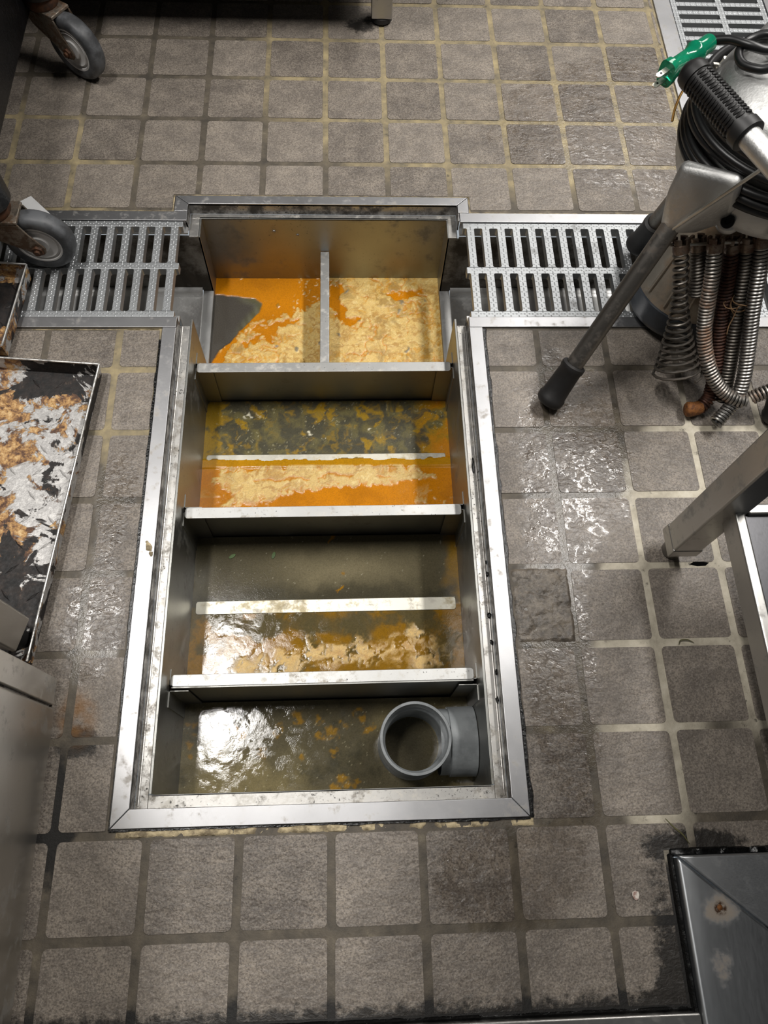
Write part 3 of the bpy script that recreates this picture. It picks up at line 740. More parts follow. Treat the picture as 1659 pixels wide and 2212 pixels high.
def f3(X, Y):
    far = sst(Y, 0.430, 0.434); X, Y = warp(X, Y, 0.030, 30)
    n = fbm(X, Y, 30, 6, 61, 0.6); nb = fbm(X, Y, 110, 4, 63)
    cf = lerp(np.array(s2l(84, 78, 60)), s2l(140, 130, 102), sst(1 - np.hypot((X - 0.01) / 0.17, (Y - 0.492) / 0.045), 0.0, 1.0) * 0.6)  # lighter middle: ceiling reflection put into the water colour
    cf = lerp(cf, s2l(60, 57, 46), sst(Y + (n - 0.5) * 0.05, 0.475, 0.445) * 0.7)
    cf = lerp(cf, s2l(134, 100, 18), sst(X + (n - 0.5) * 0.03, 0.172, 0.192) * 0.8)
    cf = lerp(cf, s2l(146, 104, 20), spots(X, Y, [(720, 1168, 0.007), (735, 1278, 0.004), (730, 1240, 0.002)]))
    sp = sst(fbm(X, Y, 400, 2, 67), 0.86, 0.91) * 0.6
    cf = lerp(cf, s2l(190, 184, 160), sp * 0.7)
    fp = WP((470, 1460), (520, 1410), (600, 1388), (680, 1372), (760, 1372), (840, 1350), (905, 1345), (950, 1370), (965, 1420), (940, 1450))
    fo = sst(poly(X, Y, fp) + (n - 0.5) * 0.06 + (nb - 0.5) * 0.03, -0.004, 0.028) * sst(fbm(X, Y, 110, 5, 69, 0.65), 0.34, 0.54)
    cn = lerp(lerp(np.array(s2l(132, 96, 26)), s2l(90, 76, 42), sst(n, 0.36, 0.56)), [0, 0, 0], np.zeros(X.shape))
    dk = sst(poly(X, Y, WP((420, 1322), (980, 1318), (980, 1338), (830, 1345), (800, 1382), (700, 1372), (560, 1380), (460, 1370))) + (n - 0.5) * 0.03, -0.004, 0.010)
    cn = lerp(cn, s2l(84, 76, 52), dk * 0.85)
    cn = cn * (1 - fo[..., None]) + lerp(foamcol(X, Y, 71), s2l(184, 140, 62), np.full(X.shape, 0.35)) * fo[..., None]
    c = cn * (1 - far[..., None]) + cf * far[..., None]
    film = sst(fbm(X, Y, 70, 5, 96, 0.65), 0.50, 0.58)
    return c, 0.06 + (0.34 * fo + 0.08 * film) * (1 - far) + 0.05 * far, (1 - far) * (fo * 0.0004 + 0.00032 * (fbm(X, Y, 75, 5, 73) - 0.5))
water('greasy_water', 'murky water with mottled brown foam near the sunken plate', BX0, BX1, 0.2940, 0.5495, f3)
def f4(X, Y):
    n = fbm(X, Y, 32, 6, 81, 0.6); nb = fbm(X, Y, 120, 4, 83)
    c = lerp(np.array(s2l(86, 80, 62)), s2l(116, 106, 76), sst(fbm(X, Y, 12, 4, 85), 0.35, 0.7))
    c = lerp(c, s2l(60, 58, 46), sst(n, 0.55, 0.8) * 0.7)
    y = spots(X, Y, [(415, 1560, 0.006), (414, 1585, 0.0055), (411, 1610, 0.006), (416, 1632, 0.005), (506, 1572, 0.010), (524, 1590, 0.007), (640, 1555, 0.011), (682, 1554, 0.007), (598, 1578, 0.009), (700, 1584, 0.012), (735, 1572, 0.013), (770, 1552, 0.010), (655, 1634, 0.005), (562, 1618, 0.004), (724, 1622, 0.008), (795, 1570, 0.012), (560, 1630, 0.004), (750, 1705, 0.02), (470, 1620, 0.003)])
    c = lerp(c, s2l(142, 108, 40), y * sst(nb + n * 0.3, 0.45, 0.75) * 0.9)
    gp = G(897, 1595, WZ)
    sp = sst(fbm(X, Y, 400, 2, 87), 0.83, 0.88) * 0.6
    c = lerp(c, s2l(190, 182, 150), sp * 0.7)
    c = lerp(c, s2l(62, 58, 46), sst(0.0405 - np.hypot(X - 0.1125, Y - 0.219), 0, 0.002) * 0.85)  # darker, clearer water in the pipe, with its shade put into the colour
    film = sst(fbm(X + 0.02 * n, Y, 75, 5, 95, 0.65), 0.50, 0.58)
    return c, 0.045 + 0.07 * film, 0.0003 * (fbm(X, Y, 90, 5, 89) - 0.5) * sst(np.hypot(X - 0.1125, Y - 0.219), 0.046, 0.056)
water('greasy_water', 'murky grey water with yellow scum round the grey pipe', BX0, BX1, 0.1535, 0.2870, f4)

# ------------------------------------------------------------------ outlet pipe
pipe = thing('drain_pipe', 'grey plastic tee pipe standing in the nearest compartment', 'pipe', (0.1125, 0.219, -0.30))
T = Matrix.Translation((0.1125, 0.219, 0))
bm = bmesh.new()
lathe(bm, [(0.0490, -0.30), (0.0490, -0.0830), (0.0484, -0.0815), (0.0450, -0.0815), (0.0444, -0.0830), (0.0440, -0.104), (0.0412, -0.107), (0.0404, -0.111), (0.0398, -0.30)], 56, T)
ob('vertical_socket', bm, PVC, pipe, True)
bm = bmesh.new()
lathe(bm, [(0.0448, -0.0835), (0.0441, -0.104)], 56, T); 
ob('socket_bore', bm, PVCIN, pipe, True)
bm = bmesh.new()
lathe(bm, [(0.0480, 0.050), (0.0480, 0.0865), (0.044, 0.0865), (0.044, 0.050)], 48, Matrix.Translation((0.1125, 0.219, -0.1385)) @ Matrix.Rotation(PI / 2, 4, 'Y'), True)
lathe(bm, [(0.0455, 0.036), (0.0455, 0.052)], 48, Matrix.Translation((0.1125, 0.219, -0.1385)) @ Matrix.Rotation(PI / 2, 4, 'Y'))
ob('side_branch', bm, PVC, pipe, True)

# ------------------------------------------------------------------ drain channels and grates
def channel(label, x0, x1, end_y):
    t = thing('drain_channel', label, 'floor drain', ((x0 + x1) / 2, 0.95, -0.17))
    bm = bmesh.new(); box(bm, x0, x1, 1.0490, 1.0690, -0.004, 0.0012); ob('rim_strip', bm, RIMX, t, bev=0.0009)
    bm = bmesh.new(); box(bm, x0, x1, 0.8328, 0.8525, -0.004, 0.0012); ob('rim_strip', bm, RIMX, t, bev=0.0009)
    for ya, yb in ((1.036, 1.0505), (0.851, 0.8655)):
        bm = bmesh.new(); box(bm, x0, x1, ya, yb, -0.0175, -0.0141); ob('grate_ledge', bm, TROUGH, t)
    for ya, yb in ((1.0490, 1.0505), (0.851, 0.8525)):
        bm = bmesh.new(); box(bm, x0, x1, ya, yb, -0.0175, -0.004); ob('rim_drop', bm, DROP, t)
    bm = bmesh.new(); box(bm, x0, x1, 1.036, 1.0375, -0.157, -0.021); ob('trough_wall', bm, TDARK, t)
    bm = bmesh.new(); box(bm, x0, x1, 0.8640, 0.8655, -0.157, -0.021); ob('trough_wall', bm, TDARK, t)
    bm = bmesh.new()
    prof = [(0.8655, -0.150), (0.870, -0.157), (0.876, -0.160), (1.020, -0.160), (1.029, -0.157), (1.036, -0.150)]
    a = [bm.verts.new((x0, y, z)) for y, z in prof]; b = [bm.verts.new((x1, y, z)) for y, z in prof]
    for i in range(len(prof) - 1): bm.faces.new((a[i], b[i], b[i + 1], a[i + 1]))
    bmesh.ops.recalc_face_normals(bm, faces=bm.faces[:])
    o = ob('trough_floor', bm, TROUGH, t, True); s = o.modifiers.new('thick', 'SOLIDIFY'); s.thickness = 0.002
    return t
channel('steel drain channel under the grate left of the trap', -1.0, -0.2390, 1)
channel('steel drain channel under the grate right of the trap', 0.2195, 1.1, 0)
# short apron pieces between channel ends and the basin
for xa, xb in ((-0.239, -0.2205), (0.2005, 0.2195)):
    bm = bmesh.new(); box(bm, xa, xb, 0.8655, 1.036, -0.163, -0.160); ob('channel_apron', bm, TROUGH, trap)
    bm = bmesh.new(); box(bm, xa, xb, 1.036, 1.0375, -0.16, LZ - 0.003); ob('channel_apron', bm, TDARK, trap)

def bar_mesh(wd, ln, th=0.014, fl=0.0026, name='bar'):
    """one bar of a grate, its ends flared into the cross strips"""
    h, l = wd / 2, ln / 2; pts = []
    for sx, sy in ((1, 1), (-1, 1), (-1, -1), (1, -1)):
        arc = [(h + fl * (1 - math.cos(a)), l - fl * (1 - math.sin(a)) ) for a in (0, PI / 6, PI / 3, PI / 2)]
        arc = [(sx * x, sy * y) for x, y in arc]
        if sx * sy < 0: arc = arc[::-1]
        pts += arc
    bm = bmesh.new(); prism(bm, pts, -th, 0); bmesh.ops.recalc_face_normals(bm, faces=bm.faces[:])
    return mesh(bm, name)
def stud(bm, x, y, z, s=1.3, swap=False):
    for dx, dy in ((1, 0), (-1, 0), (0, 1), (0, -1)):
        cx, cy = x + dx * 0.0030 * s, y + dy * 0.0030 * s
        lx, ly = (0.0019 * s, 0.0010 * s) if dx else (0.0010 * s, 0.0019 * s)
        a = [bm.verts.new((cx + p * lx, cy + q * ly, z)) for p, q in ((-1, 0), (0, -1), (1, 0), (0, 1))]
        t = bm.verts.new((cx, cy, z + 0.0008))
        for i in range(4): bm.faces.new((a[i], a[(i + 1) % 4], t))
def grate(label, length, loc, rot, first_nub):
    """built along local x from 0 to length; local y from 0 to 0.195"""
    root = thing('drain_grate', label, 'drain grate', loc, 'galvanised slotted drain grates'); root.rotation_euler.z = rot
    W = 0.1945; n = int(length / 0.026)
    ys = [(0, 0.0115), (0.0875, 0.1005), (W - 0.0115, W)]
    for a, b in ys:
        bm = bmesh.new(); box(bm, 0, length, a, b, -0.014, 0); ob('cross_strip', bm, GRATE, root, bev=0.0012, loc=(0, 0, 0))
    l1, l2 = ys[1][0] - ys[0][1], ys[2][0] - ys[1][1]
    m1, m2 = bar_mesh(0.0118, l1), bar_mesh(0.0118, l2)
    sb = bmesh.new()
    for i in range(n):
        x = 0.0125 + i * 0.026
        if x > length - 0.004: break
        link('bar', m1, root, (x, ys[0][1] + l1 / 2, 0), GRATE); link('bar', m2, root, (x, ys[1][1] + l2 / 2, 0), GRATE)
        for k in range(7):
            stud(sb, x, ys[0][1] + l1 * (k + 0.5) / 7, 0); stud(sb, x, ys[1][1] + l2 * (k + 0.5) / 7, 0)
        for a, b in ys:
            for q in (0, 0.013): stud(sb, x + q, (a + b) / 2, 0)
    o = ob('tread_studs', sb, GRATE, root, loc=(0, 0, 0)); o['kind'] = 'stuff'
    return root
grate('slotted metal drain grate right of the trap, partly under the machine', 0.80, (0.2235, 0.8530, 0.0), 0, 1)
grate('slotted metal drain grate left of the trap under the caster wheel', 0.64, (-0.2445, 1.0478, 0.0), PI, 1)
grate('slotted metal drain grate behind the machine, slots running sideways', 0.86, (0.690 + 0.1945, 1.125, 0.0), PI / 2, 1)
t = thing('drain_channel', 'steel drain channel running away behind the machine', 'floor drain', (0.78, 1.6, -0.17))
for xa, xb in ((0.6545, 0.6885), (0.8860, 0.8995)):
    bm = bmesh.new(); box(bm, xa, xb, 1.0695, 2.1, -0.004, 0.0012); ob('rim_strip', bm, RIM, t, bev=0.0009)
for xa, xb in ((0.687, 0.702), (0.8725, 0.8875)):
    bm = bmesh.new(); box(bm, xa, xb, 1.0695, 2.1, -0.0175, -0.0141); ob('grate_ledge', bm, TROUGH, t)
for xa, xb in ((0.7000, 0.7015), (0.8735, 0.8750)):
    bm = bmesh.new(); box(bm, xa, xb, 1.0695, 2.1, -0.16, -0.021); ob('trough_wall', bm, TDARK, t)
bm = bmesh.new(); box(bm, 0.70, 0.875, 1.0695, 2.1, -0.163, -0.160); ob('trough_floor', bm, TROUGH, t)

# ------------------------------------------------------------------ hatch and kerb strip at the bottom
hat = thing('floor_hatch', 'grey steel floor hatch frame with mitred corner and rust spot', 'hatch', (0.62, -0.1, -0.02))
H0, H1, HY = 0.4075, 0.502, 0.0675
bm = bmesh.new(); prism(bm, [(H0, HY - 0.001), (H0, -0.32), (H1, -0.32), (H1, -0.0125)], -0.010, 0.0100); ob('frame_strip', bm, HATCHR, hat, bev=0.004, seg=4)
bm = bmesh.new(); prism(bm, [(H0 + 0.001, HY), (H1 + 0.0008, -0.0120), (0.90, -0.0120), (0.90, HY)], -0.010, 0.0100); ob('frame_strip', bm, HATCH, hat, bev=0.003, seg=3)
bm = bmesh.new(); box(bm, H1, 0.90, -0.32, -0.012, -0.012, 0.003); ob('cover_panel', bm, TDARK, hat)
bm = bmesh.new(); lump(bm, 0.3985, 0.4080, -0.12, 0.0705, 0.0022, 0.0012, 0.0025, 60, 0.003); ob('sealant', bm, SEAL, hat, True)
bm = bmesh.new(); lump(bm, 0.402, 0.70, 0.0660, 0.0765, 0.0016, 0.0030, 0.0025, 60, 0.003); ob('sealant', bm, SEAL, hat, True)
# rust spot and dent on the hatch
bm = bmesh.new(); p = G(1555, 1960, 0.0101); lathe(bm, [(0, 0.0014), (0.0022, 0.0012), (0.0032, 0.0002)], 14, Matrix.Translation(p)); o = ob('rusted_screw', bm, RUSTEND, hat, True); o['label'] = 'rusted screw head'
ks = thing('kerb_strip', 'steel kerb strip along the bottom edge of the floor', 'kerb strip', (0.0, -0.13, -0.01))
bm = bmesh.new(); box(bm, -0.3385, 0.4070, -0.19, -0.0895, -0.010, 0.0050); ob('strip', bm, LEGST, ks, bev=0.003, seg=4)
bm = bmesh.new(); lump(bm, -0.3385, 0.40, -0.0900, -0.0830, 0.0008, 0.0030, 0.003, 50, 0.003); ob('sealant', bm, SEAL, ks, True)

# ------------------------------------------------------------------ bits on the floor and in the water
def flake(name, label, cat, pts, z, th, mat):
    bm = bmesh.new(); prism(bm, pts, z, z + th); bmesh.ops.recalc_face_normals(bm, faces=bm.faces[:])
    o = ob(name, bm, mat); return tag(o, label, cat)
q = G(1373, 1934)
flake('paper_flake', 'small white flake on the tile left of the hatch', 'flake', [(q.x + 0.0042 * math.cos(a) * (1 + 0.25 * math.sin(3 * a)), q.y + 0.0052 * math.sin(a)) for a in [k * PI / 4 for k in range(8)]], 0.0003, 0.0008, WHITEB)
def sliver(name, label, cat, pts, r, mat):
    bm = bmesh.new(); P_ = spline(pts, 6); n = len(P_); tube(bm, P_, [r * (0.35 + 0.65 * math.sin(PI * i / (n - 1))) for i in range(n)], 6)
    return tag(ob(name, bm, mat, None, True), label, cat)
def up(x, y, z): p = G(x, y, z); return (p.x, p.y, z)
sliver('leaf_shred', 'thin dry green shred beside the hatch corner', 'food scrap', [up(1437, 1768, 0.0012), up(1457, 1788, 0.0025), up(1475, 1803, 0.0025), up(1489, 1822, 0.0012)], 0.0011, STRAW)
sliver('leaf_shred', 'curled thin straw shred on the pale grout', 'food scrap', [up(1466, 1392, 0.001), up(1470, 1383, 0.002), up(1485, 1382, 0.0025), up(1499, 1388, 0.001)], 0.0009, STRAW)
for (x, y, a), lab in (((502, 1202, 0.6), 'green leaf bit afloat near the left wall of the murky compartment'), ((591, 1200, 1.3), 'smaller dark green leaf bit afloat, right of the other')):
    c = G(x, y, WZ)
    pts = [(c.x + 0.0062 * math.cos(b) * math.cos(a) - 0.0028 * math.sin(b) * math.sin(a), c.y + 0.0062 * math.cos(b) * math.sin(a) + 0.0028 * math.sin(b) * math.cos(a)) for b in [k * PI / 4 for k in range(8)]]
    flake('leaf_bit', lab, 'food scrap', pts, WZ + 0.0006, 0.0008, GREEN)
bm = bmesh.new(); c = G(1512, 1217); prism(bm, [(c.x - 0.015, c.y - 0.0005), (c.x - 0.004, c.y - 0.0035), (c.x + 0.008, c.y - 0.003), (c.x + 0.014, c.y + 0.0015), (c.x + 0.004, c.y + 0.003), (c.x - 0.008, c.y + 0.0028)], -0.0025, -0.0015)
o = ob('grout_hole', bm, VOID, floor); o['label'] = 'black hole where grout has fallen out'

# ------------------------------------------------------------------ trays at the left
def tray(label, corner, ang, wx, ly, h):
    """corner = far right rim corner; local x runs right to left (negative), y towards the viewer (negative)"""
    t = thing('baking_tray', label, 'tray', (corner[0], corner[1], 0.0), 'burnt trays on the floor'); t.rotation_euler.z = ang
    bm = bmesh.new(); s = 0.004
    O = [(0, 0), (-wx, 0), (-wx, -ly), (0, -ly)]; I = [(-s, -s), (-wx + s, -s), (-wx + s, -ly + s), (-s, -ly + s)]
    n = 18
    top = [bm.verts.new((x, y, h)) for x, y in O]; bo = [bm.verts.new((x, y, 0.0012)) for x, y in I]
    ti = [bm.verts.new((x * 1.0 + (-0.0014 if x == 0 else 0.0014), y + (-0.0014 if y == 0 else 0.0014), h)) for x, y in O]
    bi = [bm.verts.new((x + (-0.0014 if x == -s else 0.0014), y + (-0.0014 if y == -s else 0.0014), 0.0028)) for x, y in I]
    for i in range(4):
        j = (i + 1) % 4
        bm.faces.new((bo[i], bo[j], top[j], top[i])); bm.faces.new((top[i], top[j], ti[j], ti[i])); bm.faces.new((ti[i], ti[j], bi[j], bi[i]))
    bm.faces.new(bo); bm.faces.new(bi)
    bmesh.ops.recalc_face_normals(bm, faces=bm.faces[:])
    ob('pan', bm, BURNT, t, loc=(0, 0, 0))
    bm = bmesh.new(); tube(bm, [(-0.0007, -0.001, h), (-0.0007, -ly + 0.001, h)], 0.0017, 8); tube(bm, [(-0.001, -0.0007, h), (-wx, -0.0007, h)], 0.0017, 8)
    ob('rolled_edge', bm, steel('tray edge', (0.6, 0.59, 0.57), 0.35, 0.45, (52, 46, 40), 70, white=0.4), t, loc=(0, 0, 0), smooth=True)
    bm = bmesh.new(); rn = random.Random(5)
    for k in range(int(wx / 0.036)):
        for l in range(int(ly / 0.036)):
            cx, cy = -0.024 - k * 0.036, -0.026 - l * 0.036; a = PI / 4 if (k + l) % 2 else -PI / 4
            d = V((math.cos(a), math.sin(a), 0)) * 0.011; e = V((-math.sin(a), math.cos(a), 0)) * 0.0022
            if cx < -wx + 0.02: continue
            c = V((cx, cy, 0.0028)); vs = [bm.verts.new(c + x) for x in (-d, -e, d, e)]; tp = [bm.verts.new(c - d * 0.5 + V((0, 0, 0.0012))), bm.verts.new(c + d * 0.5 + V((0, 0, 0.0012)))]
            for f in ((0, 1, 4), (1, 5, 4), (1, 2, 5), (2, 3, 5), (3, 4, 5), (3, 0, 4)): bm.faces.new([(vs + tp)[i] for i in f])
    bmesh.ops.recalc_face_normals(bm, faces=bm.faces[:])
    o = ob('embossed_ribs', bm, BURNT, t, loc=(0, 0, 0)); o['kind'] = 'stuff'
    return t
tray('large burnt metal tray with flaking black crust nearest the trap', (-0.3375, 0.7475), -0.083, 0.42, 0.440, 0.027)
tray('burnt black tray with rough edge beside the front caster wheel', (-0.4690, 0.930), -0.080, 0.36, 0.155, 0.030)

# ------------------------------------------------------------------ rack on casters
rack = thing('rolling_rack', 'black rack on two rusty grey caster wheels at left', 'rack', (-0.55, 1.18, 0.0))
bm = bmesh.new(); box(bm, -0.95, -0.509, 0.86, 1.42, 0.102, 0.75); ob('side_panel', bm, BLACK, rack, bev=0.006, seg=3)
def caster(cx, cy, n, r=0.0625, zb=0.0, label=None):
    n = V((n[0], n[1], 0)).normalized(); u = V((n.y, -n.x, 0))     # u: from the stem towards the axle, seen in plan
    if u.x < 0: u = -u
    c = V((cx, cy, zb + r + 0.0005)) - n * 0.013
    M = frame_z(c, n)
    kz = r / 0.0625
    U = lambda a, b, z: c + u * a * kz + n * b + V((0, 0, z * kz))
    # fork
    bm = bmesh.new()
    for s in (1, -1):
        pts = [(-0.090, 0.050), (-0.080, 0.030)] + [(0.015 * math.cos(a), 0.015 * math.sin(a)) for a in [math.radians(q) for q in (215, 245, 275, 305, 335, 5, 30)]] + [(-0.004, 0.036), (-0.014, 0.060), (-0.090, 0.060)]
        o_, i_ = 0.0215 * s, 0.0185 * s
        A = [bm.verts.new(U(p[0], o_, p[1])) for p in pts]; B = [bm.verts.new(U(p[0], i_, p[1])) for p in pts]
        bm.faces.new(A); bm.faces.new(B[::-1])
        for k in range(len(pts)): bm.faces.new((A[k], B[k], B[(k + 1) % len(pts)], A[(k + 1) % len(pts)]))
    pts = [(-0.090, -0.0215), (-0.090, 0.0215), (-0.014, 0.0215), (-0.014, -0.0215)]
    A = [bm.verts.new(U(a, b, 0.0665)) for a, b in pts]; B = [bm.verts.new(U(a, b, 0.060 if True else 0)) for a, b in pts]
    bm.faces.new(A); bm.faces.new(B[::-1])
    for k in range(4): bm.faces.new((A[k], B[k], B[(k + 1) % 4], A[(k + 1) % 4]))
    bmesh.ops.recalc_face_normals(bm, faces=bm.faces[:])
    f = ob('caster', bm, FORK, rack, bev=0.0015)
    bm = bmesh.new(); lathe(bm, [(0.0, 0.066), (0.030, 0.066), (0.033, 0.071), (0.032, 0.082), (0.027, 0.090), (0, 0.090)], 28, Matrix.Translation(U(-0.058, 0, 0)) @ Matrix.Scale(kz, 4)); ob('swivel_collar', bm, FORKR, f, True)
    bm = bmesh.new()
    w_ = 0.0135
    lathe(bm, [(r - 0.017, w_), (r - 0.008, w_ + 0.0012), (r - 0.003, w_ - 0.001), (r, w_ - 0.006), (r, -w_ + 0.006), (r - 0.003, -w_ + 0.001), (r - 0.008, -w_ - 0.0012), (r - 0.017, -w_)], 48, M)
    ob('tyre', bm, GREY, f, True)
    bm = bmesh.new()
    lathe(bm, [(0, 0.0128), (r * .27, 0.0128), (r * .30, 0.0105), (r * .46, 0.0100), (r * .52, 0.0118), (r * .545, 0.0090), (r * .59, 0.0090), (r * .62, 0.0128), (r - 0.0172, 0.0130), (r - 0.0172, -0.0130), (0.02, -0.010), (0, -0.010)], 48, M)
    ob('wheel_hub', bm, HUB, f, True)
    bm = bmesh.new(); lathe(bm, [(0, 0.029), (0.004, 0.0288), (0.0046, 0.0262), (0.0085, 0.026), (0.0088, 0.0216), (0.0088, 0.0212)], 6, M); lathe(bm, [(0.0042, 0.026), (0.0042, 0.0300), (0, 0.0302)], 12, M); ob('axle_bolt', bm, FORKR, f)
    st = U(-0.058, 0, 0)
    bm = bmesh.new(); lathe(bm, [(0, 0.0), (0.031, 0.0), (0.034, 0.004), (0.034, 0.65), (0, 0.65)], 28, Matrix.Translation((st.x, st.y, st.z + 0.0885 * kz))); ob('leg', bm, BLACK, rack, True)
caster(-0.4530, 1.3860, (-0.55, -0.84), r=0.054)
caster(-0.4450, 0.9460, (-0.03, -1.0), r=0.0515)
pc = [G(68, 425), G(150, 510), None, None]
a_, b_ = V((-0.500, 1.099, 0)), V((-0.452, 1.049, 0)); dv_ = (b_ - a_).normalized(); pv_ = V((-dv_.y, dv_.x, 0))
sp_ = [a_, a_ + dv_ * 0.105, a_ + dv_ * 0.105 - pv_ * 0.075, a_ - pv_ * 0.075]
a2 = V((-0.530, 1.072, 0)); 
card = [(a_.x, a_.y), (-0.4535, 1.0505), (-0.4800, 1.0200), (-0.5275, 1.0050), (-0.5600, 1.0350), (-0.5400, 1.0680)]
flake('paper_card', 'white card lying under the front caster wheel', 'card', card, 0.0016, 0.0007, PAPER)

# ------------------------------------------------------------------ steel table leg and cabinet at the left
tb = thing('steel_stand', 'square steel stand leg standing in the large burnt tray', 'stand', (-0.40, 0.345, 0.0))
Mz = Matrix.Translation((-0.3985, 0.3440, 0)) @ Matrix.Rotation(math.radians(-14), 4, 'Z')
bm = bmesh.new(); box(bm, -0.024, 0.024, -0.022, 0.022, 0.046, 0.80, Mz); ob('leg', bm, CABST, tb, bev=0.003)
bm = bmesh.new(); lathe(bm, [(0, 0.003), (0.013, 0.003), (0.014, 0.008), (0.009, 0.020), (0.008, 0.05), (0, 0.05)], 20, Mz); ob('foot', bm, RUBBER, tb, True)
bm = bmesh.new(); box(bm, -1.2, -0.424, 0.33, 0.36, 0.74, 0.79); ob('cross_rail', bm, CABST, tb, bev=0.003)
cb = thing('steel_cabinet', 'tall brushed steel cabinet along the lower left edge', 'cabinet', (-0.6, 0.0, 0.0))
bm = bmesh.new(); box(bm, -0.90, -0.3485, -0.45, 0.292, 0.004, 0.84); ob('body', bm, DROP, cb)
bm = bmesh.new(); box(bm, -0.3485, -0.3430, 0.2600, 0.2930, 0.0035, 0.84); ob('corner_post', bm, CABEND, cb, bev=0.0015)
bm = bmesh.new(); box(bm, -0.3485, -0.3400, -0.45, 0.2560, 0.0035, 0.84); ob('side_panel', bm, CABST, cb, bev=0.004, seg=4)

# ------------------------------------------------------------------ table at the right
rt = thing('prep_table', 'steel table with square leg and lower shelf at right', 'table', (0.474, 0.453, 0.0))
bm = bmesh.new(); box(bm, 0.4545, 0.4935, 0.4335, 0.4725, 0.040, 0.80); ob('leg', bm, LEGST, rt, bev=0.003)
bm = bmesh.new(); box(bm, 0.4537, 0.4943, 0.4327, 0.4733, 0.030, 0.052); ob('leg_cap', bm, LEGST, rt, bev=0.002)
bm = bmesh.new(); lathe(bm, [(0, 0.0005), (0.0125, 0.0005), (0.0135, 0.003), (0.0135, 0.026), (0.012, 0.032), (0, 0.032)], 24, Matrix.Translation((0.474, 0.453, 0))); ob('foot', bm, TUBE, rt, True)
bm = bmesh.new(); box(bm, 0.4890, 1.05, -0.42, 0.4330, 0.1440, 0.1700); ob('lower_shelf', bm, SHELFREFL, rt)
bm = bmesh.new(); box(bm, 0.4760, 0.4890, -0.42, 0.4530, 0.1440, 0.1790); ob('shelf_edge', bm, LEGST, rt, bev=0.003, seg=3)
bm = bmesh.new(); box(bm, 0.4944, 1.05, 0.4330, 0.4470, 0.150, 0.1770); ob('shelf_rail', bm, LEGST, rt, bev=0.003)
bm = bmesh.new(); box(bm, 0.46, 1.2, -0.42, 0.50, 0.80, 0.84); ob('table_top', bm, LEGST, rt, bev=0.003)

# ------------------------------------------------------------------ counter beyond the top edge
ct = thing('counter', 'dark counter beyond the top edge, on a steel leg', 'counter', (-0.4, 1.6, 0.0))
bm = bmesh.new(); box(bm, 0.0800, 0.1200, 1.5480, 1.5880, 0.012, 0.150); ob('leg', bm, LEGST, ct, bev=0.002)
bm = bmesh.new(); lathe(bm, [(0, 0.0004), (0.018, 0.0004), (0.021, 0.003), (0.020, 0.011), (0.014, 0.013), (0, 0.013)], 20, Matrix.Translation((0.1000, 1.5660, 0))); ob('foot', bm, RUBBER, ct, True)
bm = bmesh.new(); box(bm, -1.5, 0.135, 1.495, 2.25, 0.150, 0.86); ob('body', bm, DARKB, ct, bev=0.004)

# ------------------------------------------------------------------ drain cleaning machine
mach = thing('drain_machine', 'silver drain cleaning machine on splayed rubber tipped legs', 'drain machine', (0.53, 0.82, 0.0))
BC = V((0.570, 0.880, 0))
TB = Matrix.Translation(BC)
bm = bmesh.new()
lathe(bm, [(0.0, 0.256), (0.098, 0.256), (0.113, 0.261), (0.119, 0.275), (0.117, 0.298), (0.112, 0.314), (0.108, 0.322), (0, 0.322)], 56, TB)
ob('gear_housing', bm, CAST, mach, True)
bm = bmesh.new()
lathe(bm, [(0.108, 0.3225), (0.1125, 0.345), (0.1110, 0.366), (0.103, 0.386), (0.085, 0.399), (0.040, 0.407), (0, 0.408)], 56, TB)
ob('upper_housing', bm, CAST, mach, True)
# cast lug that takes the front leg
LT = V((0.4500, 0.8120, 0.2700)); LA = V((0.3260, 0.6900, 0.0))
ax = (LT - (LA + V((0, 0, 0.03)))).normalized()
bm = bmesh.new()
hullp = []
for c, rr in ((LT - ax * 0.014, 0.0190), (GD(1484, 366, 0.895), 0.010), (GD(1582, 396, 0.872), 0.012), (GD(1458, 420, 0.920), 0.010), (GD(1565, 460, 0.930), 0.012), (GD(1500, 482, 0.960), 0.012), (BC + V((-0.075, -0.045, 0.272)), 0.022)):
    for a in range(8):
        for b in (-60, -25, 10, 45, 80):
            hullp.append(c + V((math.cos(a * PI / 4) * math.cos(math.radians(b)), math.sin(a * PI / 4) * math.cos(math.radians(b)), math.sin(math.radians(b)))) * rr)
for p in hullp: bm.verts.new(p)
r = bmesh.ops.convex_hull(bm, input=bm.verts[:]); bmesh.ops.delete(bm, geom=list(set(g for g in r['geom_interior'] if isinstance(g, bmesh.types.BMVert))), context='VERTS')
ob('leg_lug', bm, CAST, mach, True)
# a raised boss and socket bolt on the front of the housing
bp = GD(1573, 478, 0.930); od = V((bp.x - BC.x, bp.y - BC.y, 0.0)).normalized() + V((0, 0, 0.75))
Mb = frame_z(bp - od.normalized() * 0.006, od)
bm = bmesh.new(); lathe(bm, [(0, 0.016), (0.0035, 0.016), (0.0035, 0.019), (0.0075, 0.0190), (0.0082, 0.0178), (0.0082, 0.003), (0, 0.003)], 24, Mb); ob('socket_bolt', bm, BOLT, mach, True)
bm = bmesh.new(); lathe(bm, [(0, 0.003), (0.0105, 0.003), (0.013, 0.0015), (0.016, -0.006)], 28, Mb); ob('bolt_boss', bm, CAST, mach, True)
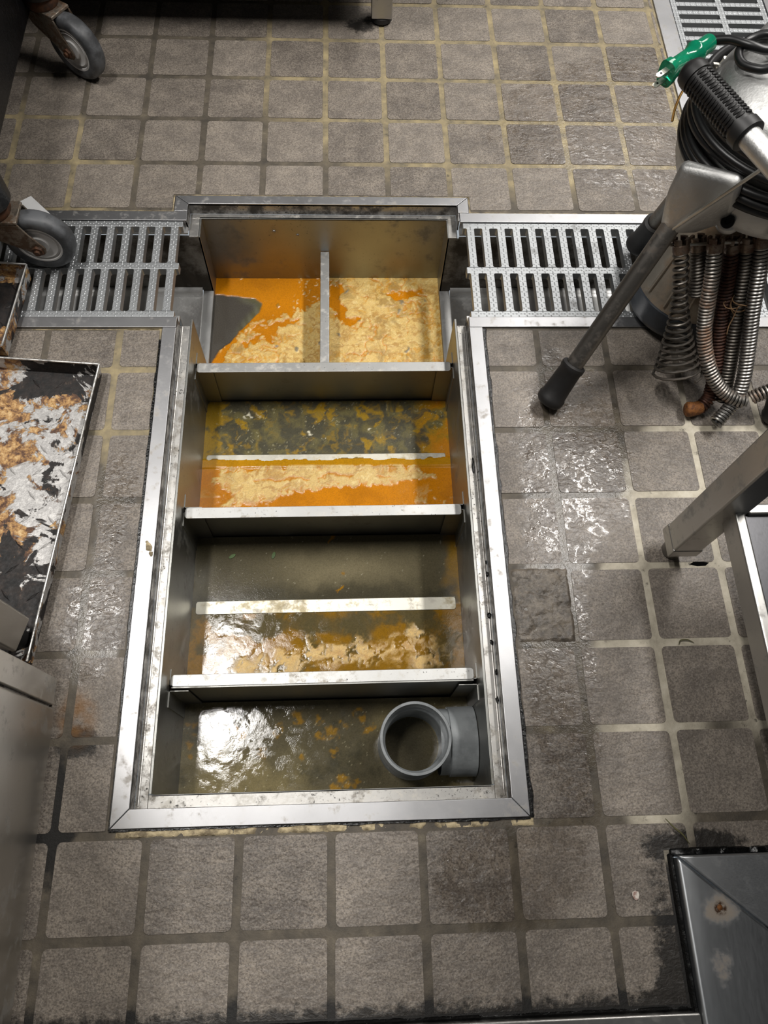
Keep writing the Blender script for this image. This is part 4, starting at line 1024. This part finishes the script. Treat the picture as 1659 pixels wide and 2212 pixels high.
# legs
def mleg(top, foot, name='leg'):
    top, foot = V(top), V(foot); d = (top - foot).normalized()
    a = foot + d * 0.040
    bm = bmesh.new(); tube(bm, [a, top], 0.0127, 20); l = ob('leg', bm, TUBE, mach, True)
    M = frame_z(foot, d)
    bm = bmesh.new(); lathe(bm, [(0, 0.004), (0.0175, 0.002), (0.0205, 0.006), (0.0208, 0.014), (0.0190, 0.017), (0.0182, 0.030), (0.0168, 0.062), (0.0180, 0.064), (0.0178, 0.071), (0.0132, 0.073)], 28, M); ob('rubber_foot', bm, RUBBER, l, True)
    return l
mleg(LT, (0.3250, 0.6870, 0.0095))
mleg((0.520, 0.930, 0.25), (0.5080, 0.9850, 0.0140))
mleg((0.620, 0.780, 0.25), (0.668, 0.655, 0.0095))
# motor
mt = Matrix.Translation((0.561, 0.874, 0))
bm = bmesh.new(); lathe(bm, [(0.0, 0.014), (0.078, 0.014), (0.086, 0.020), (0.0905, 0.032), (0.0905, 0.066), (0.0870, 0.067), (0, 0.067)], 48, mt); ob('motor_band', bm, NAVY, mach, True)
bm = bmesh.new(); lathe(bm, [(0.0880, 0.0672), (0.0850, 0.074), (0.076, 0.12), (0.066, 0.17), (0.058, 0.21), (0.056, 0.258)], 48, mt); ob('motor_shell', bm, MOTOR, mach, True)
bm = bmesh.new()
for k in range(16):
    a = 2 * PI * k / 16; tube(bm, [mt @ V((0.086 * math.cos(a), 0.086 * math.sin(a), 0.076)), mt @ V((0.0665 * math.cos(a), 0.0665 * math.sin(a), 0.17))], 0.0025, 6)
ob('motor_ribs', bm, MOTOR, mach, True)
# lever with ribbed grip
g0, g1 = GD(1490, 152, 0.752), GD(1618, 296, 0.722); gd = (g1 - g0).normalized(); gl = (g1 - g0).length
Mg = frame_z(g0, gd)
bm = bmesh.new(); prof = [(0, -0.0035), (0.010, -0.003), (0.0145, 0.001), (0.0158, 0.006), (0.0158, 0.014)]
prof += [(0.0142, 0.0145), (0.0142, gl - 0.012), (0.0166, gl - 0.0115), (0.0166, gl - 0.001), (0.0155, gl), (0, gl)]
lathe(bm, prof, 28, Mg); gr = ob('grip', bm, GRIPM, mach, True)
bm = bmesh.new(); nr = int((gl - 0.030) / 0.0042)
for k in range(nr):
    z = 0.0175 + k * 0.0042
    for s in range(8):
        pts = []
        for q in range(5):
            a = 2 * PI * (s + 0.10 + 0.80 * q / 4) / 8; pts.append(Mg @ V((0.0146 * math.cos(a), 0.0146 * math.sin(a), z)))
        tube(bm, pts, [0.0010, 0.0017, 0.0019, 0.0017, 0.0010], 6)
ob('grip_ribs', bm, GRIPM, gr, True)
g2 = g1 + gd * 0.075
bm = bmesh.new(); tube(bm, spline([g1 - gd * 0.002, g1 + gd * 0.05, g2 + V((0.012, 0.0, -0.010)), V((0.545, 0.700, 0.395)), V((0.590, 0.790, 0.345)), V((0.60, 0.84, 0.33))], 8), 0.0115, 20); ob('lever', bm, CAST, mach, True)
# cast arm and wing nut on top
bm = bmesh.new()
tube(bm, [GD(1530, 205, 0.90), GD(1590, 160, 0.885), GD(1640, 110, 0.875), GD(1700, 50, 0.86)], [0.016, 0.017, 0.017, 0.017], 16); ob('cast_arm', bm, CAST, mach, True)
wn = GD(1551, 152, 0.912); bm = bmesh.new(); Mw = frame_z(wn, (0.1, -0.1, 1))
lathe(bm, [(0, 0.018), (0.0032, 0.0175), (0.0035, 0.006), (0.0065, 0.005), (0.0075, 0.0), (0.004, -0.03), (0, -0.03)], 14, Mw)
box(bm, -0.011, -0.004, -0.0016, 0.0016, 0.002, 0.009, Mw); box(bm, 0.004, 0.011, -0.0016, 0.0016, 0.002, 0.009, Mw); ob('wing_nut', bm, PRONG, mach, True)
bm = bmesh.new(); tube(bm, spline([GD(1490, 172, 0.935), GD(1470, 205, 0.935), GD(1458, 235, 0.935), GD(1452, 262, 0.935)], 6), 0.0016, 8); ob('brass_wire', bm, BRASS, mach, True)
# cord wound about the housing
rn = random.Random(3); pts = []
for k in range(6):
    zc = 0.296 + 0.0118 * k
    R_ = 0.1215 + rn.uniform(-0.001, 0.003); tl = rn.uniform(-0.014, 0.012); ph = rn.uniform(0, 6)
    for q in range(20):
        a = 2 * PI * q / 20 + 0.6
        pts.append(V((BC.x + R_ * math.cos(a), BC.y + R_ * math.sin(a), zc + 0.0135 * q / 20 + tl * math.sin(a + ph))))
bm = bmesh.new(); tube(bm, spline(pts, 3), 0.0052, 10)
cordo = ob('power_cord', bm, CORD, mach, True)
# free end: loop, then the plug
pe = [GD(1750, 260, 0.84), GD(1720, 190, 0.83), GD(1680, 150, 0.83), GD(1640, 150, 0.835), GD(1604, 138, 0.845), GD(1596, 112, 0.85), GD(1618, 86, 0.855), GD(1660, 74, 0.85), GD(1692, 92, 0.84), GD(1660, 108, 0.84), GD(1620, 98, 0.842), GD(1580, 86, 0.852), GD(1545, 87, 0.862), GD(1536, 90, 0.864)]
bm = bmesh.new(); tube(bm, spline(pe, 8), 0.0050, 12); ob('cord_end', bm, CORD, cordo, True)
pa, pb = GD(1530, 94, 0.865), GD(1438, 160, 0.850); pd = (pb - pa).normalized(); PL = (pb - pa).length
Mp = frame_z(pa, pd, (0, 0, 1))
bm = bmesh.new(); lathe(bm, [(0, -0.003), (0.0095, -0.003), (0.0105, 0.0), (0.0100, 0.018), (0.0130, 0.0195), (0.0135, 0.024), (0.0105, 0.028), (0.0100, 0.040)], 20, Mp)
sec = [(0.040, 0.0100, 0.0085), (PL - 0.012, 0.0110, 0.0085), (PL - 0.008, 0.0150, 0.0100), (PL, 0.0150, 0.0105)]
rg = []
for z, a, b in sec: rg.append([bm.verts.new(Mp @ V((a * math.copysign(abs(math.cos(t)) ** 0.6, math.cos(t)), b * math.copysign(abs(math.sin(t)) ** 0.6, math.sin(t)), z))) for t in [2 * PI * i / 20 for i in range(20)]])
for A, B in zip(rg, rg[1:]):
    for i in range(20): bm.faces.new((A[i], A[(i + 1) % 20], B[(i + 1) % 20], B[i]))
bm.faces.new(rg[-1])
bmesh.ops.recalc_face_normals(bm, faces=bm.faces[:])
plug = ob('plug', bm, GPLAS, mach, True); plug['label'] = 'clear green plastic plug with two flat blades'
bm = bmesh.new(); tube(bm, [pa - pd * 0.004, pa + pd * (PL * 0.5)], 0.0050, 12); ob('plug_core', bm, CORD, plug, True)
for s in (-1, 1):
    bm = bmesh.new()
    prism(bm, [(PL - 0.002, -0.0032), (PL + 0.015, -0.0032), (PL + 0.018, -0.0015), (PL + 0.018, 0.0015), (PL + 0.015, 0.0032), (PL - 0.002, 0.0032)], s * 0.0064 - 0.0008, s * 0.0064 + 0.0008, Mp @ Matrix(((0, 0, 1, 0), (0, 1, 0, 0), (1, 0, 0, 0), (0, 0, 0, 1))))
    h0 = (Mp @ V((s * 0.0064 + 0.0010, 0, PL + 0.011)));
    bmesh.ops.recalc_face_normals(bm, faces=bm.faces[:]); ob('plug_blade', bm, PRONG, plug)
    bm = bmesh.new(); lathe(bm, [(0, 0.0022), (0.0014, 0.0022), (0.0014, -0.0022), (0, -0.0022)], 10, Mp @ Matrix.Translation((s * 0.0064, 0, PL + 0.011)) @ Matrix.Rotation(PI / 2, 4, 'Y') @ Matrix.Scale(0.45, 4, (0, 0, 1))); ob('blade_hole', bm, BOLT, plug)
# wire hook that carries the cables
q0 = GD(1680, 342, 0.790); q1 = GD(1434, 508, 0.960); q2 = GD(1430, 519, 0.968); q3 = GD(1438, 527, 0.972); q4 = GD(1462, 530, 0.980)
qe = GD(1700, 518, 0.972)
bm = bmesh.new(); tube(bm, [V((0.60, 0.80, 0.34)), GD(1760, 330, 0.77), q0] + spline([q0.lerp(q1, 0.96), q1, q2, q3, q4], 4) + [qe, V((0.64, 0.84, 0.26))], 0.0022, 10); ob('wire_hook', bm, PRONG, mach, True)

# ------------------------------------------------------------------ augers hung on the hook
def AD(x, y, d): return GD(x, y, d - 0.055 * min(1, max(0, (880 - y) / 340)))
def coupling(bm, c, d, r=0.0108, slot=True):
    M = frame_z(c, d, (1, 0, 0)); n = 32; h0, h1, h2_ = -0.004, 0.009, 0.016
    lathe(bm, [(0.005, h0), (r * 0.93, h0), (r, h0 + 0.003), (r, h1), (0.0062, h1), (0.005, h0)], n, M)
    for k in range(4):
        pts = []
        a0 = 2 * PI * k / 4 + 0.30; a1 = a0 + 1.05
        o_ = [(r * math.cos(a0 + (a1 - a0) * i / 5), r * math.sin(a0 + (a1 - a0) * i / 5)) for i in range(6)]
        i_ = [(0.0062 * math.cos(a0 + (a1 - a0) * i / 5), 0.0062 * math.sin(a0 + (a1 - a0) * i / 5)) for i in range(6)][::-1]
        prism(bm, o_ + i_, h1, h2_, M)
def auger(label, path, mat, cmat=COUP, turns=None, wire=0.00215, R=0.0087, extra=None, Rf=None, name='drain_auger'):
    P_ = spline(path, 8); L = sum((b - a).length for a, b in zip(P_, P_[1:]))
    t = thing(name, label, 'auger', P_[-1], 'augers hung on the machine hook')
    bm = bmesh.new(); tube(bm, helix(P_, turns or L / 0.0049, Rf or (lambda q: R)), wire, 7); ob('coil', bm, mat, t, True)
    bm = bmesh.new(); tube(bm, P_, [max(0.003, (Rf or (lambda q: R))(k / len(P_)) - 0.0016) for k in range(len(P_))], 12)
    if Rf is None: ob('core', bm, BOLT, t, True)  # dark tube added; shade inside the coil put into its colour
    bm = bmesh.new(); d = (P_[0] - P_[1]).normalized(); coupling(bm, P_[0] + d * 0.003, d); bmesh.ops.recalc_face_normals(bm, faces=bm.faces[:]); ob('coupling', bm, cmat, t, bev=0.0006)
    return t
hz = lambda x: 1.030
auger('open cone shaped spring auger widening to a broad bottom', [AD(1471, 545, 1.035), AD(1469, 640, 1.058), AD(1464, 740, 1.088), AD(1462, 812, 1.104)], SPRINGD, turns=19, wire=0.0021, Rf=lambda q: 0.0088 + 0.0005 * q if q < 0.3 else 0.00895 + 0.026 * ((q - 0.3) / 0.7) ** 1.5)
auger('short dark spring auger tucked behind between cone and first long cable', [AD(1508, 540, 1.050), AD(1508, 600, 1.065), AD(1507, 634, 1.078)], SPRINGD, turns=14, wire=0.0024, Rf=lambda q: 0.0085 if q < 0.6 else 0.0085 + 0.004 * (q - 0.6) / 0.4)
auger('bright steel cable auger with orange rust, bending right at the bottom', [AD(1544, 543, 1.030), AD(1538, 600, 1.042), AD(1523, 690, 1.068), AD(1523, 750, 1.082), AD(1538, 810, 1.090), AD(1562, 845, 1.094), AD(1590, 862, 1.092), AD(1610, 868, 1.090)], SPRINGR)
ra = auger('rusty brown cable auger ending in an orange rusted tip', [AD(1581, 543, 1.046), AD(1573, 600, 1.062), AD(1556, 710, 1.092), AD(1548, 790, 1.110), AD(1540, 830, 1.120), AD(1530, 862, 1.124), AD(1512, 880, 1.123)], RUST)
bm = bmesh.new(); tube(bm, spline([AD(1514, 879, 1.122), AD(1500, 883, 1.121), AD(1488, 884, 1.120), AD(1480, 884, 1.120)], 4), [0.0098, 0.0102, 0.0104, 0.0104, 0.0106, 0.0108, 0.0110, 0.0112, 0.0112, 0.0112, 0.0108, 0.0100, 0.0085], 16); ob('rusted_tip', bm, RUSTEND, ra, True)
auger('dark steel cable auger tied with tan twine', [AD(1615, 540, 1.040), AD(1608, 600, 1.056), AD(1592, 690, 1.078), AD(1577, 780, 1.100), AD(1566, 840, 1.113), AD(1560, 868, 1.118)], SPRINGD)
auger('bright steel cable auger at right, curving left to the floor', [AD(1647, 533, 1.026), AD(1640, 590, 1.038), AD(1626, 670, 1.056), AD(1618, 740, 1.072), AD(1606, 820, 1.088), AD(1590, 862, 1.098), AD(1566, 892, 1.102), AD(1545, 914, 1.104)], SPRING)
auger('short rust tipped cable auger pointing right at the frame edge', [AD(1708, 836, 1.098), AD(1672, 842, 1.100), AD(1645, 850, 1.103), AD(1622, 860, 1.108)], SPRINGR)
tw = []
c0 = AD(1598, 655, 1.066)
for k in range(40):
    a = 2 * PI * k / 13; tw.append(c0 + V((0.0122 * math.cos(a), 0.0122 * math.sin(a), 0.012 - 0.0006 * k + 0.004 * math.sin(a * 1.7))))
tw += [AD(1596, 662, 1.050), AD(1590, 672, 1.052), AD(1582, 690, 1.058), AD(1574, 705, 1.062), AD(1570, 722, 1.066)]
bm = bmesh.new(); tube(bm, spline(tw, 3), 0.0008, 6)
tube(bm, spline([AD(1594, 665, 1.050), AD(1580, 667, 1.052), AD(1568, 664, 1.056), AD(1563, 655, 1.060), AD(1568, 651, 1.058)], 5), 0.0006, 5)
tag(ob('twine', bm, TWINE, None, True), 'loose tan twine wound round the dark cable auger', 'twine')
